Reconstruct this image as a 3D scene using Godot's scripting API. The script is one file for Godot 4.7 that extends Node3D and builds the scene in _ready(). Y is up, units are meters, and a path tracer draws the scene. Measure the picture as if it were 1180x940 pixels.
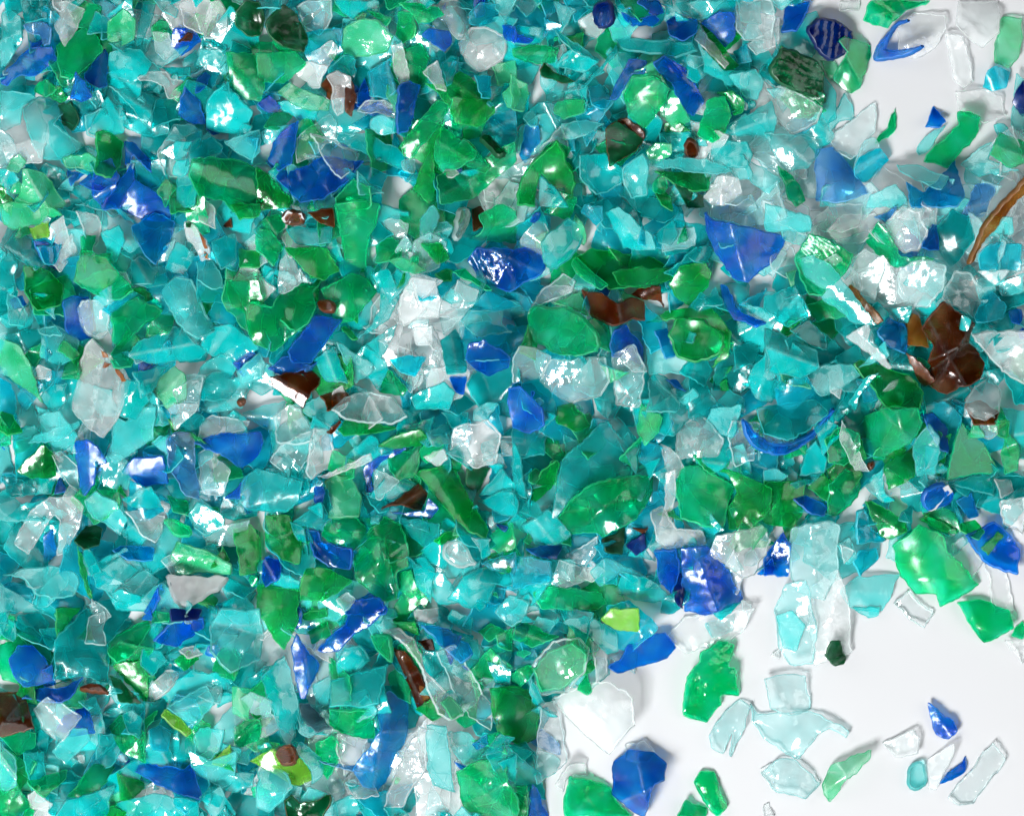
extends Node3D
# A heap of shredded bottle plastic spread over a white table top, seen from straight above.
# One table unit is 0.2 mm; x runs right, y runs towards the viewer's feet, heights are in the same unit.
const S := 0.0002
const CELL := 4.0
const GX0 := -60.0
const GY0 := -60.0
const GW := 325
const GH := 265

var heap := PackedFloat32Array()
var rng := RandomNumberGenerator.new()
var wob := FastNoiseLite.new()
var scuff := FastNoiseLite.new()
var mats := {}
var scratches: ImageTexture
var names := {}

# base colours (linear), one per kind of plastic
const TINT := {
	"g": Vector3(0.006, 0.82, 0.39), "G": Vector3(0.007, 0.64, 0.18), "K": Vector3(0.004, 0.17, 0.06), "l": Vector3(0.38, 0.80, 0.12), "m": Vector3(0.05, 0.62, 0.28),
	"t": Vector3(0.003, 0.58, 0.57), "T": Vector3(0.006, 0.72, 0.72), "i": Vector3(0.42, 0.84, 0.84), "a": Vector3(0.09, 0.76, 0.75), "y": Vector3(0.010, 0.78, 0.92),
	"c": Vector3(0.88, 0.95, 0.95), "C": Vector3(0.70, 0.92, 0.92),
	"b": Vector3(0.003, 0.26, 0.84), "B": Vector3(0.003, 0.03, 0.22), "p": Vector3(0.18, 0.54, 0.93), "q": Vector3(0.006, 0.44, 0.86),
	"r": Vector3(0.24, 0.055, 0.012), "o": Vector3(0.36, 0.14, 0.02), "u": Vector3(0.26, 0.085, 0.02), "w": Vector3(0.80, 0.81, 0.82), "S": Vector3(0.16, 0.30, 0.36),
}
# how clear each plastic is: [share of light that passes, roughness, edge whitening: stress marks plus painted glow]
const LOOK := {
	"g": [0.86, 0.04, 0.14], "G": [0.86, 0.04, 0.1], "K": [0.8, 0.06, 0.1], "l": [0.75, 0.06, 0.3], "m": [0.62, 0.09, 0.35],
	"t": [0.62, 0.09, 0.3], "T": [0.86, 0.04, 0.16], "a": [0.73, 0.09, 0.42], "y": [0.86, 0.05, 0.3],
	"c": [0.82, 0.12, 0.6], "C": [0.90, 0.07, 0.5], "i": [0.80, 0.09, 0.5],
	"b": [0.84, 0.05, 0.15], "B": [0.6, 0.06, 0.08], "p": [0.86, 0.05, 0.4], "q": [0.86, 0.05, 0.25],
	"r": [0.8, 0.06, 0.1], "o": [0.7, 0.1, 0.15], "u": [0.05, 0.4, 0.1], "w": [0.25, 0.3, 0.3], "S": [0.8, 0.08, 0.3],
}

func col(v: Vector3) -> Color:
	return Color(v.x, v.y, v.z).linear_to_srgb()

func plastic(code: String, variant: int) -> StandardMaterial3D:
	var key := "%s%d" % [code, variant]
	if not mats.has(key):
		var m := StandardMaterial3D.new()
		m.resource_name = "plastic_" + key
		var look: Array = LOOK[code]
		m.albedo_color = Color(1, 1, 1, 1.0 - look[0] + 0.05 * (variant - 1))
		m.vertex_color_use_as_albedo = true
		m.metallic_specular = 0.5
		if code in "cCitam":  # thin, lightly dyed wall: light goes straight through
			m.transparency = BaseMaterial3D.TRANSPARENCY_ALPHA
			m.roughness = look[1] + 0.03 * variant
			if not code in "cC":
				m.backlight_enabled = true
				m.backlight = Color(0.2, 0.2, 0.2)
		else:
			m.refraction_enabled = true
			m.refraction_scale = 0.014
			m.roughness = look[1] + 0.04 * variant
			m.clearcoat_enabled = true
			m.clearcoat = 0.75
			m.clearcoat_roughness = 0.15 + 0.06 * variant
			m.backlight_enabled = true
			m.backlight = Color(0.42, 0.42, 0.42)
		m.normal_enabled = true
		m.normal_texture = scratches
		m.normal_scale = 0.9 if code in "cCi" else 0.55
		m.uv1_triplanar = true
		m.uv1_world_triplanar = true
		m.uv1_scale = Vector3.ONE * 14.0
		mats[key] = m
	return mats[key]

func edge_plastic(code: String) -> StandardMaterial3D:
	var key := "edge_" + code
	if not mats.has(key):
		var m := StandardMaterial3D.new()
		m.resource_name = key
		m.albedo_color = Color(1, 1, 1, 0.35)
		m.vertex_color_use_as_albedo = true
		m.refraction_enabled = true
		m.refraction_scale = 0.05
		m.roughness = 0.45
		mats[key] = m
	return mats[key]

func scratched() -> ImageTexture:
	var im := Image.create(1024, 1024, false, Image.FORMAT_RGBA8)
	var crinkle := FastNoiseLite.new()
	crinkle.seed = 21
	crinkle.frequency = 0.011
	crinkle.fractal_type = FastNoiseLite.FRACTAL_RIDGED
	crinkle.fractal_octaves = 3
	var sheet := crinkle.get_seamless_image(1024, 1024)
	sheet.convert(Image.FORMAT_RGBA8)
	im.blit_rect(sheet, Rect2i(0, 0, 1024, 1024), Vector2i.ZERO)
	for i in 500:
		var p := Vector2(rng.randf() * 1024.0, rng.randf() * 1024.0)
		var d := Vector2.from_angle(rng.randf() * TAU)
		var v := rng.randf_range(0.4, 0.6)
		var turn := rng.randf_range(-0.012, 0.012)
		for j in rng.randi_range(4, 110):
			im.set_pixel(posmod(int(p.x), 1024), posmod(int(p.y), 1024), Color(v, v, v))
			p += d
			d = d.rotated(turn)
	im.bump_map_to_normal_map(2.2)
	return ImageTexture.create_from_image(im)

func outline(poly: PackedVector2Array, step: float, jag: float, sh_cut: float) -> PackedVector2Array:
	var cut := PackedVector2Array()
	var n := poly.size()
	for i in n:  # corners taken off a little
		var a := poly[(i + n - 1) % n]
		var b := poly[i]
		var c := poly[(i + 1) % n]
		var la := a.distance_to(b)
		var lc := c.distance_to(b)
		var k := 0.28
		cut.append(b.lerp(a, minf(k, sh_cut / maxf(la, 0.1))))
		cut.append(b.lerp(c, minf(k, sh_cut / maxf(lc, 0.1))))
	var out := PackedVector2Array()
	n = cut.size()
	for i in n:
		var a := cut[i]
		var b := cut[(i + 1) % n]
		var d := a.distance_to(b)
		if d < 0.4:
			continue
		var parts := maxi(1, roundi(d / step))
		var side := (b - a).orthogonal() / d
		for k in parts:
			var q := a.lerp(b, float(k) / parts)
			var ease := sin(PI * float(k) / parts) if d > 18.0 else 0.4  # edges wander between the corners
			out.append(q + side * (wob.get_noise_2d(q.x * 11.0, q.y * 11.0) * jag * 2.4 + wob.get_noise_2d(q.x * 2.7, q.y * 2.7 + 40.0) * ease * minf(d * 0.12, 5.0) * 0.9))
	return out

func area_of(p: PackedVector2Array) -> float:
	var s := 0.0
	for i in p.size():
		s += p[i].cross(p[(i + 1) % p.size()])
	return s * 0.5

# shape: {fold: [[angle, offset, slope], ...], bend: [angle, rise], dome: rise, ridge: [angle, pitch, depth], crumple: depth, thick}
func height(sh: Dictionary, u: Vector2) -> float:
	var z: float = sh.get("up", 0.0)
	var r: float = sh.size
	if sh.has("bend"):
		var d: float = u.dot(Vector2.from_angle(sh.bend[0] + PI / 2)) / r
		z -= sh.bend[1] * d * d
	if sh.has("dome"):
		z -= sh.dome * u.length_squared() / (r * r)
	for f in sh.get("fold", []):
		var d: float = u.dot(Vector2.from_angle(f[0] + PI / 2)) - f[1]
		z -= f[2] * (sqrt(d * d + 2.0) - 1.4)
	if sh.has("ridge"):
		var d: float = u.dot(Vector2.from_angle(sh.ridge[0] + PI / 2))
		z += sh.ridge[2] * sin(TAU * (d + 7.0 * wob.get_noise_2d(u.x * 2.0 + sh.seed, u.y * 2.0)) / sh.ridge[1]) * (0.7 + wob.get_noise_2d(u.x * 3.0, u.y * 3.0 + sh.seed))
	var cr: float = sh.get("crumple", 1.0)
	z += cr * wob.get_noise_3d(u.x * 2.2, u.y * 2.2, sh.seed) * 2.0 + 0.09 * wob.get_noise_3d(u.x * 11.0, u.y * 11.0, sh.seed)
	return z

func build(poly: PackedVector2Array, sh: Dictionary, code: String) -> Array:
	# returns [top and bottom arrays, edge arrays] around the centre sh.c, with the tilt and lift already in sh
	var ol := outline(poly, 4.0, sh.get("jag", 0.7), sh.get("cut", 1.4))
	if area_of(ol) < 0:
		ol.reverse()
	var n := ol.size()
	var t: float = sh.thick
	var e := clampf(t * 0.4, 0.6, 3.0)
	var inner := PackedVector2Array()
	var outn := PackedVector2Array()
	for i in n:
		var d := (ol[(i + 1) % n] - ol[(i + n - 1) % n]).normalized()
		var o := Vector2(d.y, -d.x)
		outn.append(o)
		inner.append(ol[i] - o * e)
	var pts := inner.duplicate()
	var lo := ol[0]
	var hi := ol[0]
	for p in ol:
		lo = lo.min(p)
		hi = hi.max(p)
	var g: float = 2.4 if sh.has("ridge") else clampf((hi - lo).length() / 14.0, 4.0, 8.0)
	var row := 0
	var y := lo.y
	while y < hi.y:
		var x := lo.x + (g * 0.5 if row % 2 else 0.0)
		while x < hi.x:
			var q := Vector2(x, y)
			if Geometry2D.is_point_in_polygon(q, inner):
				var near := 1e9
				for i in n:
					near = minf(near, q.distance_squared_to(inner[i]))
				if near > g * g * 0.3:
					pts.append(q)
			x += g
		y += g * 0.866
		row += 1
	for f in sh.get("fold", []):  # a row of points along each crease
		var along := Vector2.from_angle(f[0])
		var across := along.orthogonal()
		var q0: Vector2 = sh.c + Vector2.from_angle(f[0] + PI / 2) * f[1]
		for j in range(-30, 31):
			for w in [-2.4, 0.0, 2.4]:
				var q: Vector2 = q0 + along * j * 4.0 + across * w
				if Geometry2D.is_point_in_polygon(q, inner):
					var near := 1e9
					for i in n:
						near = minf(near, q.distance_squared_to(inner[i]))
					if near > 4.0:
						pts.append(q)
	var tri := Geometry2D.triangulate_delaunay(pts)
	var keep := PackedInt32Array()
	for k in range(0, tri.size(), 3):
		var a := pts[tri[k]]
		var b := pts[tri[k + 1]]
		var c := pts[tri[k + 2]]
		if absf((b - a).cross(c - a)) > 0.02 and Geometry2D.is_point_in_polygon((a + b + c) / 3.0, inner):
			if (b - a).cross(c - a) > 0:
				keep.append_array([tri[k], tri[k + 1], tri[k + 2]])
			else:
				keep.append_array([tri[k], tri[k + 2], tri[k + 1]])
	var c0: Vector2 = sh.c
	var tilt: Vector2 = sh.tilt
	var tint: Vector3 = sh.tint
	var white: float = sh.white
	var V := PackedVector3Array()
	var N := PackedVector3Array()
	var C := PackedColorArray()
	var m := pts.size()
	V.resize(m * 2)
	N.resize(m * 2)
	C.resize(m * 2)
	for i in m:
		var u := pts[i] - c0
		var z := height(sh, u) + tilt.dot(u)
		var dx := height(sh, u + Vector2(1, 0)) + tilt.dot(u + Vector2(1, 0)) - z
		var dy := height(sh, u + Vector2(0, 1)) + tilt.dot(u + Vector2(0, 1)) - z
		var nn := Vector3(-dx, 1.0, -dy).normalized()
		var p := Vector3(u.x, z, u.y)
		V[i] = (p + nn * t * 0.5) * S
		V[m + i] = (p - nn * t * 0.5) * S
		N[i] = nn
		N[m + i] = -nn
		var w := clampf((scuff.get_noise_2d(pts[i].x, pts[i].y) - 0.12) * 2.2, 0.0, 1.0) * white
		for f in sh.get("fold", []):  # bent plastic turns white along a sharp crease
			var d: float = absf(u.dot(Vector2.from_angle(f[0] + PI / 2)) - f[1])
			if absf(f[2]) > 0.28 and d < 1.5:
				w = maxf(w, clampf(0.35 + 0.5 * scuff.get_noise_2d(pts[i].x, pts[i].y + 500.0), 0.0, 0.5) * (0.3 + LOOK[code][2]))
		var wall := 1.0 + 0.7 * wob.get_noise_2d(pts[i].x * 2.6 + sh.seed, pts[i].y * 2.6)  # thicker wall, deeper dye
		var cc := Vector3(pow(tint.x, wall), pow(tint.y, wall), pow(tint.z, wall)).lerp(Vector3(0.82, 0.86, 0.86), w)
		C[i] = Color(cc.x, cc.y, cc.z)
		C[m + i] = C[i]
	var I := PackedInt32Array()
	for k in range(0, keep.size(), 3):
		I.append_array([keep[k], keep[k + 1], keep[k + 2], m + keep[k], m + keep[k + 2], m + keep[k + 1]])
	var body := []
	body.resize(Mesh.ARRAY_MAX)
	body[Mesh.ARRAY_VERTEX] = V
	body[Mesh.ARRAY_NORMAL] = N
	body[Mesh.ARRAY_COLOR] = C
	body[Mesh.ARRAY_INDEX] = I
	var EV := PackedVector3Array()
	var EN := PackedVector3Array()
	var EC := PackedColorArray()
	var EI := PackedInt32Array()
	var ew: float = LOOK[code][2] * 0.75 * sh.get("wear_glow", 1.0)
	var ec := tint.lerp(Vector3(0.86, 0.9, 0.9), ew)  # pale cut rim: stress whitening, with edge glow put into its colour
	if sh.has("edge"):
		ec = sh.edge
	for i in n:
		var u := ol[i] - c0
		var z := height(sh, u) + tilt.dot(u)
		var o3 := Vector3(outn[i].x, 0, outn[i].y)
		EV.append_array([V[i], Vector3(u.x, z, u.y) * S, V[m + i]])
		EN.append_array([(N[i] + o3 * 0.6).normalized(), o3, (N[m + i] + o3 * 0.6).normalized()])
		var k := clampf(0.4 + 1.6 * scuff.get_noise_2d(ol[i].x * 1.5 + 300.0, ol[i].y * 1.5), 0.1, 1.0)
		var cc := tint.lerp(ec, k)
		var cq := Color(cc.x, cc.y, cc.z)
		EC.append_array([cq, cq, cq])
	for i in n:
		var a := i * 3
		var b := ((i + 1) % n) * 3
		EI.append_array([a, a + 1, b, b, a + 1, b + 1, a + 1, a + 2, b + 1, b + 1, a + 2, b + 2])
	var edge := []
	edge.resize(Mesh.ARRAY_MAX)
	edge[Mesh.ARRAY_VERTEX] = EV
	edge[Mesh.ARRAY_NORMAL] = EN
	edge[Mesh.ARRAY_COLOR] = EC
	edge[Mesh.ARRAY_INDEX] = EI
	return [body, edge]

# let the piece settle on what lies there already
func settle(poly: PackedVector2Array, sh: Dictionary, sink: float) -> void:
	var c := Vector2.ZERO
	for p in poly:
		c += p
	c /= poly.size()
	sh.c = c
	var lo := poly[0]
	var hi := poly[0]
	for p in poly:
		lo = lo.min(p)
		hi = hi.max(p)
	sh.size = maxf((hi - lo).length() * 0.5, 4.0)
	var cells := PackedInt32Array()
	var us := PackedVector2Array()
	for gy in range(maxi(0, floori((lo.y - GY0) / CELL)), mini(GH, ceili((hi.y - GY0) / CELL) + 1)):
		for gx in range(maxi(0, floori((lo.x - GX0) / CELL)), mini(GW, ceili((hi.x - GX0) / CELL) + 1)):
			var q := Vector2(GX0 + (gx + 0.5) * CELL, GY0 + (gy + 0.5) * CELL)
			if Geometry2D.is_point_in_polygon(q, poly):
				cells.append(gy * GW + gx)
				us.append(q - c)
	var k := cells.size()
	if k == 0:
		sh.tilt = Vector2.ZERO
		sh.lift = sh.thick
		return
	var mh := 0.0
	var mu := Vector2.ZERO
	for i in k:
		mh += heap[cells[i]]
		mu += us[i]
	mh /= k
	mu /= k
	var sxx := 0.001
	var sxy := 0.0
	var syy := 0.001
	var sxh := 0.0
	var syh := 0.0
	for i in k:
		var d := us[i] - mu
		var h := heap[cells[i]] - mh
		sxx += d.x * d.x
		sxy += d.x * d.y
		syy += d.y * d.y
		sxh += d.x * h
		syh += d.y * h
	var det := sxx * syy - sxy * sxy + 1.0
	var tilt := Vector2((sxh * syy - syh * sxy) / det, (syh * sxx - sxh * sxy) / det)
	tilt += sh.get("lean", Vector2.ZERO)
	sh.tilt = tilt.limit_length(0.75)
	var gaps := PackedFloat32Array()
	var zs := PackedFloat32Array()
	for i in k:
		var z: float = height(sh, us[i]) + sh.tilt.dot(us[i])
		zs.append(z)
		gaps.append(heap[cells[i]] + sh.thick * 0.5 - z)
	var order := gaps.duplicate()
	order.sort()
	sh.lift = maxf(order[mini(k - 1, int(k * sink))], sh.thick * 0.5 - Array(zs).min()) + 0.4
	for i in k:
		heap[cells[i]] = maxf(heap[cells[i]], zs[i] + sh.lift + sh.thick * 0.5)

func numbered(called: String) -> String:
	names[called] = names.get(called, -1) + 1
	return called if names[called] == 0 else "%s_%03d" % [called, names[called]]

# the pieces that can be told apart, lowest first: [kind of plastic, how it is bent, which one it is, outline in table units]
const NAME := {"g": "green_flake", "G": "dark_green_flake", "K": "blackish_green_flake", "m": "pale_green_flake", "l": "lime_flake", "t": "aqua_flake", "T": "teal_flake", "a": "pale_aqua_flake", "y": "cyan_flake", "c": "frosted_clear_flake", "C": "clear_flake", "i": "icy_flake", "b": "blue_flake", "B": "navy_flake", "p": "pale_blue_flake", "q": "azure_flake", "r": "brown_flake", "o": "amber_flake", "w": "white_flake", "S": "grey_flake"}
const GROUP := {"g": "green plastic flakes of the heap", "G": "dark green plastic flakes of the heap", "K": "blackish green plastic flakes of the heap", "m": "pale green plastic flakes of the heap", "l": "lime plastic flakes of the heap", "t": "aqua plastic flakes of the heap", "T": "deep teal plastic flakes of the heap", "a": "pale aqua plastic flakes of the heap", "y": "cyan plastic flakes of the heap", "c": "frosted clear plastic flakes of the heap", "C": "clear plastic flakes of the heap", "i": "icy aqua plastic flakes of the heap", "b": "cobalt blue plastic flakes of the heap", "B": "navy plastic flakes of the heap", "p": "pale blue plastic flakes of the heap", "q": "azure plastic flakes of the heap", "r": "brown plastic flakes of the heap", "o": "amber plastic flakes of the heap", "w": "white plastic flakes of the heap", "S": "grey plastic flakes of the heap"}
const PIECES := [
	["T", "p", "small deep teal flake left of the white kite-shaped folded flake", [24, 0, 57, 0, 55, 23, 28, 27]],
	["T", "p", "deep teal flake left of the dark cobalt blue triangle", [179, 115, 204, 110, 209, 138, 189, 143, 174, 151]],
	["K", "p", "small blackish green flake below right of the glossy cobalt blue curled tube", [66, 120, 82, 117, 93, 138, 84, 151, 71, 143]],
	["a", "b10", "pale aqua flake below the glossy cobalt blue curled tube", [0, 105, 31, 107, 43, 112, 26, 125, 24, 143, 0, 153]],
	["T", "p", "small deep teal sliver above right of the jagged white boomerang-shaped scrap", [176, 74, 199, 77, 220, 77, 220, 89, 199, 87]],
	["K", "w", "crumpled blackish green flake right of the round blackish green cap piece", [305, 28, 328, 5, 341, 15, 356, 46, 351, 61, 328, 56, 310, 43]],
	["c", "p", "tiny frosted clear flake above right of the navy blue ridged bottle cap chunk", [968, 0, 992, 0, 992, 11, 968, 13]],
	["c", "b80", "frosted clear flake above right of the bright green curved flake", [1135, 649, 1161, 659, 1171, 705, 1148, 708]],
	["c", "d", "small frosted clear flake below right of the large clear shell-shaped flake", [720, 858, 743, 853, 756, 866, 748, 879, 723, 879]],
	["a", "w", "crumpled pale aqua sliver above left of the glossy cobalt blue curled tube", [0, 13, 15, 11, 24, 20, 26, 49, 10, 71, 0, 84]],
	["m", "d", "pale green flake right of the white kite-shaped folded flake", [123, 26, 143, 10, 158, 23, 156, 46, 138, 55, 123, 46]],
	["g", "p", "small green flake above the jagged white boomerang-shaped scrap", [174, 31, 184, 22, 197, 26, 198, 38, 186, 49, 176, 46]],
	["r", "w", "tiny crumpled brown flake below left of the smooth frosted white oval flake", [204, 49, 217, 37, 223, 38, 220, 47]],
	["a", "b30", "pale aqua flake below the smooth frosted white oval flake", [230, 56, 266, 59, 268, 77, 258, 87, 225, 77]],
	["g", "p", "small green flake above the blue-teal domed flake", [191, 204, 204, 217, 191, 240, 180, 220]],
	["t", "b20", "aqua flake above the large pale green flake", [384, 0, 410, 0, 437, 0, 437, 15, 428, 22, 405, 22, 395, 15]],
	["g", "b10", "green flake below right of the round blackish green cap piece", [295, 61, 341, 59, 354, 74, 338, 87, 326, 97, 295, 94]],
	["b", "p", "cobalt blue flake above right of the long aqua strip", [766, 18, 804, 23, 802, 41, 787, 49, 771, 42]],
	["G", "b10", "dark green sliver below the small dark brown nugget", [753, 197, 820, 199, 817, 220, 799, 222, 774, 212]],
	["q", "p", "small azure flake beneath the dark green crescent-shaped bowl wall", [605, 143, 622, 146, 623, 163, 605, 189, 598, 179]],
	["b", "p", "tiny cobalt blue flake right of the frosted white bowl-shaped flake", [590, 33, 598, 41, 616, 46, 610, 51, 590, 49]],
	["t", "b0", "aqua flake right of the blue ribbed curved handle piece", [804, 51, 835, 82, 871, 77, 845, 102, 810, 84]],
	["a", "b20", "small pale aqua flake left of the dark olive shield-shaped flake", [646, 143, 674, 138, 697, 143, 674, 158, 649, 163]],
	["g", "w", "torn green flake hanging over the top edge above the open blue loop", [994, 24, 1003, 0, 1074, 0, 1069, 5, 1046, 10, 1023, 33]],
	["c", "b20", "frosted clear flake above left of the light green rounded tab", [1105, 0, 1151, 0, 1153, 38, 1133, 55, 1117, 46, 1102, 28]],
	["c", "w", "crumpled frosted clear flake above right of the glossy green rolled tube", [1101, 105, 1135, 100, 1156, 110, 1161, 133, 1135, 143, 1105, 128]],
	["a", "b10", "pale aqua flake above left of the frosted clear bowl", [1003, 225, 1031, 212, 1043, 227, 1046, 240, 997, 240]],
	["r", "p", "tiny brown triangle above right of the crusted grey-white strip", [255, 261, 266, 250, 268, 263]],
	["G", "p", "small dark green flake right of the crusted grey-white strip", [273, 286, 300, 290, 300, 309, 276, 309]],
	["G", "d", "dark green flake below right of the brown nugget", [328, 286, 377, 286, 392, 312, 372, 324, 349, 312]],
	["c", "b10", "small frosted clear flake below the white translucent sheet", [474, 378, 499, 375, 499, 398, 479, 398]],
	["t", "p", "small aqua flake above the small upright green triangle", [418, 398, 458, 373, 453, 388, 438, 414]],
	["r", "p", "small brown flake above the bright green stick-like sliver", [543, 240, 561, 235, 558, 261, 545, 268]],
	["b", "p", "tiny cobalt blue triangle below left of the blue bent flake", [61, 570, 68, 547, 77, 567]],
	["K", "p", "small blackish green flake right of the white horseshoe-shaped flake", [84, 623, 102, 603, 117, 608, 115, 628, 97, 634]],
	["b", "p", "tiny cobalt blue sliver above left of the torn dark blue flake", [166, 705, 184, 674, 186, 690, 176, 708]],
	["G", "b30", "small dark green flake above left of the blue bent flake", [0, 473, 15, 478, 28, 498, 10, 503, 0, 496]],
	["K", "p", "small blackish green flake beneath the long glossy green curved flake", [535, 559, 538, 536, 566, 539, 548, 570]],
	["K", "p", "small blackish green flake below the large glossy green crumpled flake", [692, 621, 720, 608, 718, 639, 697, 636]],
	["r", "w", "tiny crumpled brown sliver beneath the large glossy green crumpled flake", [728, 608, 748, 608, 743, 616]],
	["a", "b-20", "pale aqua flake below the bright cyan chip", [967, 682, 987, 664, 1038, 662, 1018, 705, 982, 702]],
	["c", "p", "tiny frosted clear triangle left of the bright cyan chip", [967, 626, 985, 634, 972, 651]],
	["c", "w", "crumpled frosted clear flake below the green square", [389, 843, 423, 853, 418, 879, 397, 894, 387, 863]],
	["c", "b30", "frosted clear flake right of the olive green flake", [395, 899, 415, 879, 438, 917, 402, 920]],
	["c", "b80", "frosted clear flake below right of the twisted see-through blue sheet", [474, 891, 499, 889, 520, 909, 517, 943, 479, 943]],
	["c", "w", "small crumpled frosted clear flake beneath the crumpled green piece", [639, 904, 656, 879, 674, 879, 677, 894, 654, 897, 649, 914]],
	["c", "p", "tiny frosted clear flake below left of the clear sheet", [876, 886, 890, 879, 894, 899, 890, 912]],
	["c", "p", "small frosted clear flake below right of the bright green curved flake", [1158, 738, 1180, 736, 1184, 751, 1180, 766]],
	["c", "p", "tiny frosted clear triangle beneath the pale aqua crumpled flake", [888, 756, 900, 746, 900, 761]],
	["p", "w", "small crumpled pale blue flake below left of the white kite-shaped folded flake", [26, 28, 49, 24, 61, 33, 59, 51, 50, 54, 46, 41, 31, 38]],
	["g", "b-50", "green flake below the white kite-shaped folded flake", [96, 31, 112, 41, 119, 59, 102, 77, 82, 94, 70, 89, 64, 54, 77, 43]],
	["t", "b100", "small aqua sliver above the jagged white boomerang-shaped scrap", [163, 0, 179, 0, 176, 20, 163, 51, 157, 55, 160, 26]],
	["a", "b30", "small pale aqua flake left of the smooth frosted white oval flake", [176, 0, 194, 0, 206, 13, 204, 23, 189, 15]],
	["t", "d", "aqua flake above left of the jagged white boomerang-shaped scrap", [124, 87, 125, 61, 143, 55, 163, 57, 176, 74, 169, 87, 153, 97, 138, 93]],
	["b", "b-60", "tiny cobalt blue sliver above the dark cobalt blue triangle", [236, 82, 243, 88, 232, 107, 225, 110, 227, 92]],
	["b", "p", "tiny cobalt blue flake above left of the glossy blue rolled strip", [103, 199, 110, 212, 125, 217, 117, 222, 89, 212]],
	["m", "f60", "folded pale green flake above the small lime yellow scrap", [27, 194, 51, 199, 77, 235, 71, 240, 15, 240, 26, 212]],
	["t", "p", "small aqua flake below the dark cobalt blue triangle", [184, 176, 204, 163, 222, 163, 212, 189]],
	["t", "b20", "aqua flake above left of the large glossy green cup flake", [214, 194, 220, 166, 240, 153, 258, 169, 255, 179]],
	["a", "d", "small pale aqua flake below left of the dark cobalt blue triangle", [199, 143, 222, 143, 231, 151, 204, 163, 191, 163]],
	["t", "p", "aqua flake left of the large glossy green cup flake", [203, 204, 217, 202, 230, 217, 225, 239, 202, 240]],
	["g", "b100", "small green flake right of the large pale green flake", [458, 13, 474, 15, 481, 31, 479, 43, 464, 51, 456, 41]],
	["y", "w", "small crumpled cyan flake above the frosted white bowl-shaped flake", [540, 15, 553, 3, 578, 5, 573, 23, 555, 31, 540, 28]],
	["b", "f90", "small folded cobalt blue flake left of the frosted white bowl-shaped flake", [485, 41, 494, 33, 517, 36, 522, 49, 512, 61, 499, 51]],
	["b", "b100", "small cobalt blue flake right of the brown flake", [412, 107, 420, 89, 428, 110, 423, 123, 410, 123]],
	["b", "p", "small cobalt blue flake below the cyan piece", [415, 125, 438, 117, 453, 128, 448, 138, 428, 133]],
	["G", "w", "large crumpled dark green flake above right of the green rolled tube", [489, 97, 512, 97, 530, 82, 543, 89, 566, 115, 571, 130, 550, 148, 525, 143, 517, 123]],
	["t", "b20", "aqua sliver right of the clear folded triangle", [387, 153, 418, 153, 458, 169, 474, 199, 458, 194, 423, 179, 389, 163]],
	["g", "f-30,w", "large folded green sliver left of the dark green crescent-shaped bowl wall", [502, 204, 550, 184, 594, 163, 595, 186, 545, 230, 507, 237]],
	["G", "b40", "dark green flake above left of the brown nugget", [295, 191, 310, 202, 337, 230, 333, 240, 295, 243]],
	["g", "p", "small green flake above the dark blue curled half-pipe", [303, 148, 313, 130, 328, 128, 338, 133, 321, 151]],
	["b", "w", "small crumpled cobalt blue flake above the dark blue curled half-pipe", [296, 120, 310, 109, 324, 123, 318, 131, 305, 129]],
	["y", "r90", "small ridged cyan flake below the frosted white bowl-shaped flake", [546, 87, 566, 87, 566, 115, 555, 115]],
	["b", "b30", "small cobalt blue flake above the long aqua strip", [733, 5, 738, 0, 759, 0, 766, 15, 753, 20]],
	["b", "p", "small cobalt blue sliver beneath the round green flake", [702, 115, 725, 68, 746, 71, 743, 87, 728, 87, 720, 102, 710, 117]],
	["t", "f-20", "folded aqua flake right of the small dark brown nugget", [825, 151, 861, 133, 890, 115, 896, 140, 890, 161, 845, 156]],
	["t", "p", "aqua flake below right of the blue ribbed curved handle piece", [820, 163, 861, 163, 868, 179, 861, 194, 820, 194]],
	["t", "p", "aqua flake beneath the dark green crescent-shaped bowl wall", [621, 199, 641, 217, 656, 240, 621, 240]],
	["t", "D", "cupped aqua flake below left of the dark olive shield-shaped flake", [667, 179, 697, 176, 718, 194, 718, 212, 687, 225, 669, 209]],
	["t", "d", "aqua flake below left of the navy blue ribbed cap fragment", [649, 61, 659, 56, 691, 71, 674, 84, 651, 79, 639, 77]],
	["g", "f0", "folded green flake above left of the dark green sliver", [590, 56, 618, 51, 644, 56, 639, 74, 618, 74, 590, 66]],
	["g", "p", "small green flake below right of the dark green sliver", [636, 128, 642, 116, 674, 115, 674, 130, 649, 138]],
	["t", "p", "small aqua flake above left of the small dark brown nugget", [761, 153, 794, 151, 804, 158, 794, 176, 774, 174]],
	["c", "p", "small frosted clear flake above left of the dark green threaded bottle neck chunk", [880, 18, 900, 20, 899, 51, 885, 59, 880, 56]],
	["c", "w", "large crumpled frosted clear flake beneath the open blue plastic loop", [1033, 33, 1054, 13, 1071, 15, 1092, 18, 1084, 49, 1074, 59, 1056, 68, 1036, 61]],
	["c", "b80,t", "clear oblong flake with a thick rim on the white table near the top right", [1089, 38, 1110, 40, 1115, 54, 1123, 94, 1112, 102, 1102, 94, 1094, 64]],
	["g", "p", "thin pale green shard on the white patch near the top right", [1009, 166, 1013, 156, 1023, 148, 1033, 123, 1034, 148, 1026, 157]],
	["a", "p", "small pale aqua sliver below the small blue triangular scrap", [1057, 169, 1074, 151, 1092, 143, 1071, 174, 1059, 179]],
	["C", "b-50,t", "clear flake left of the thin pale green shard", [957, 158, 982, 138, 1008, 117, 1011, 125, 1010, 151, 992, 176, 982, 184, 962, 174]],
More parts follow.
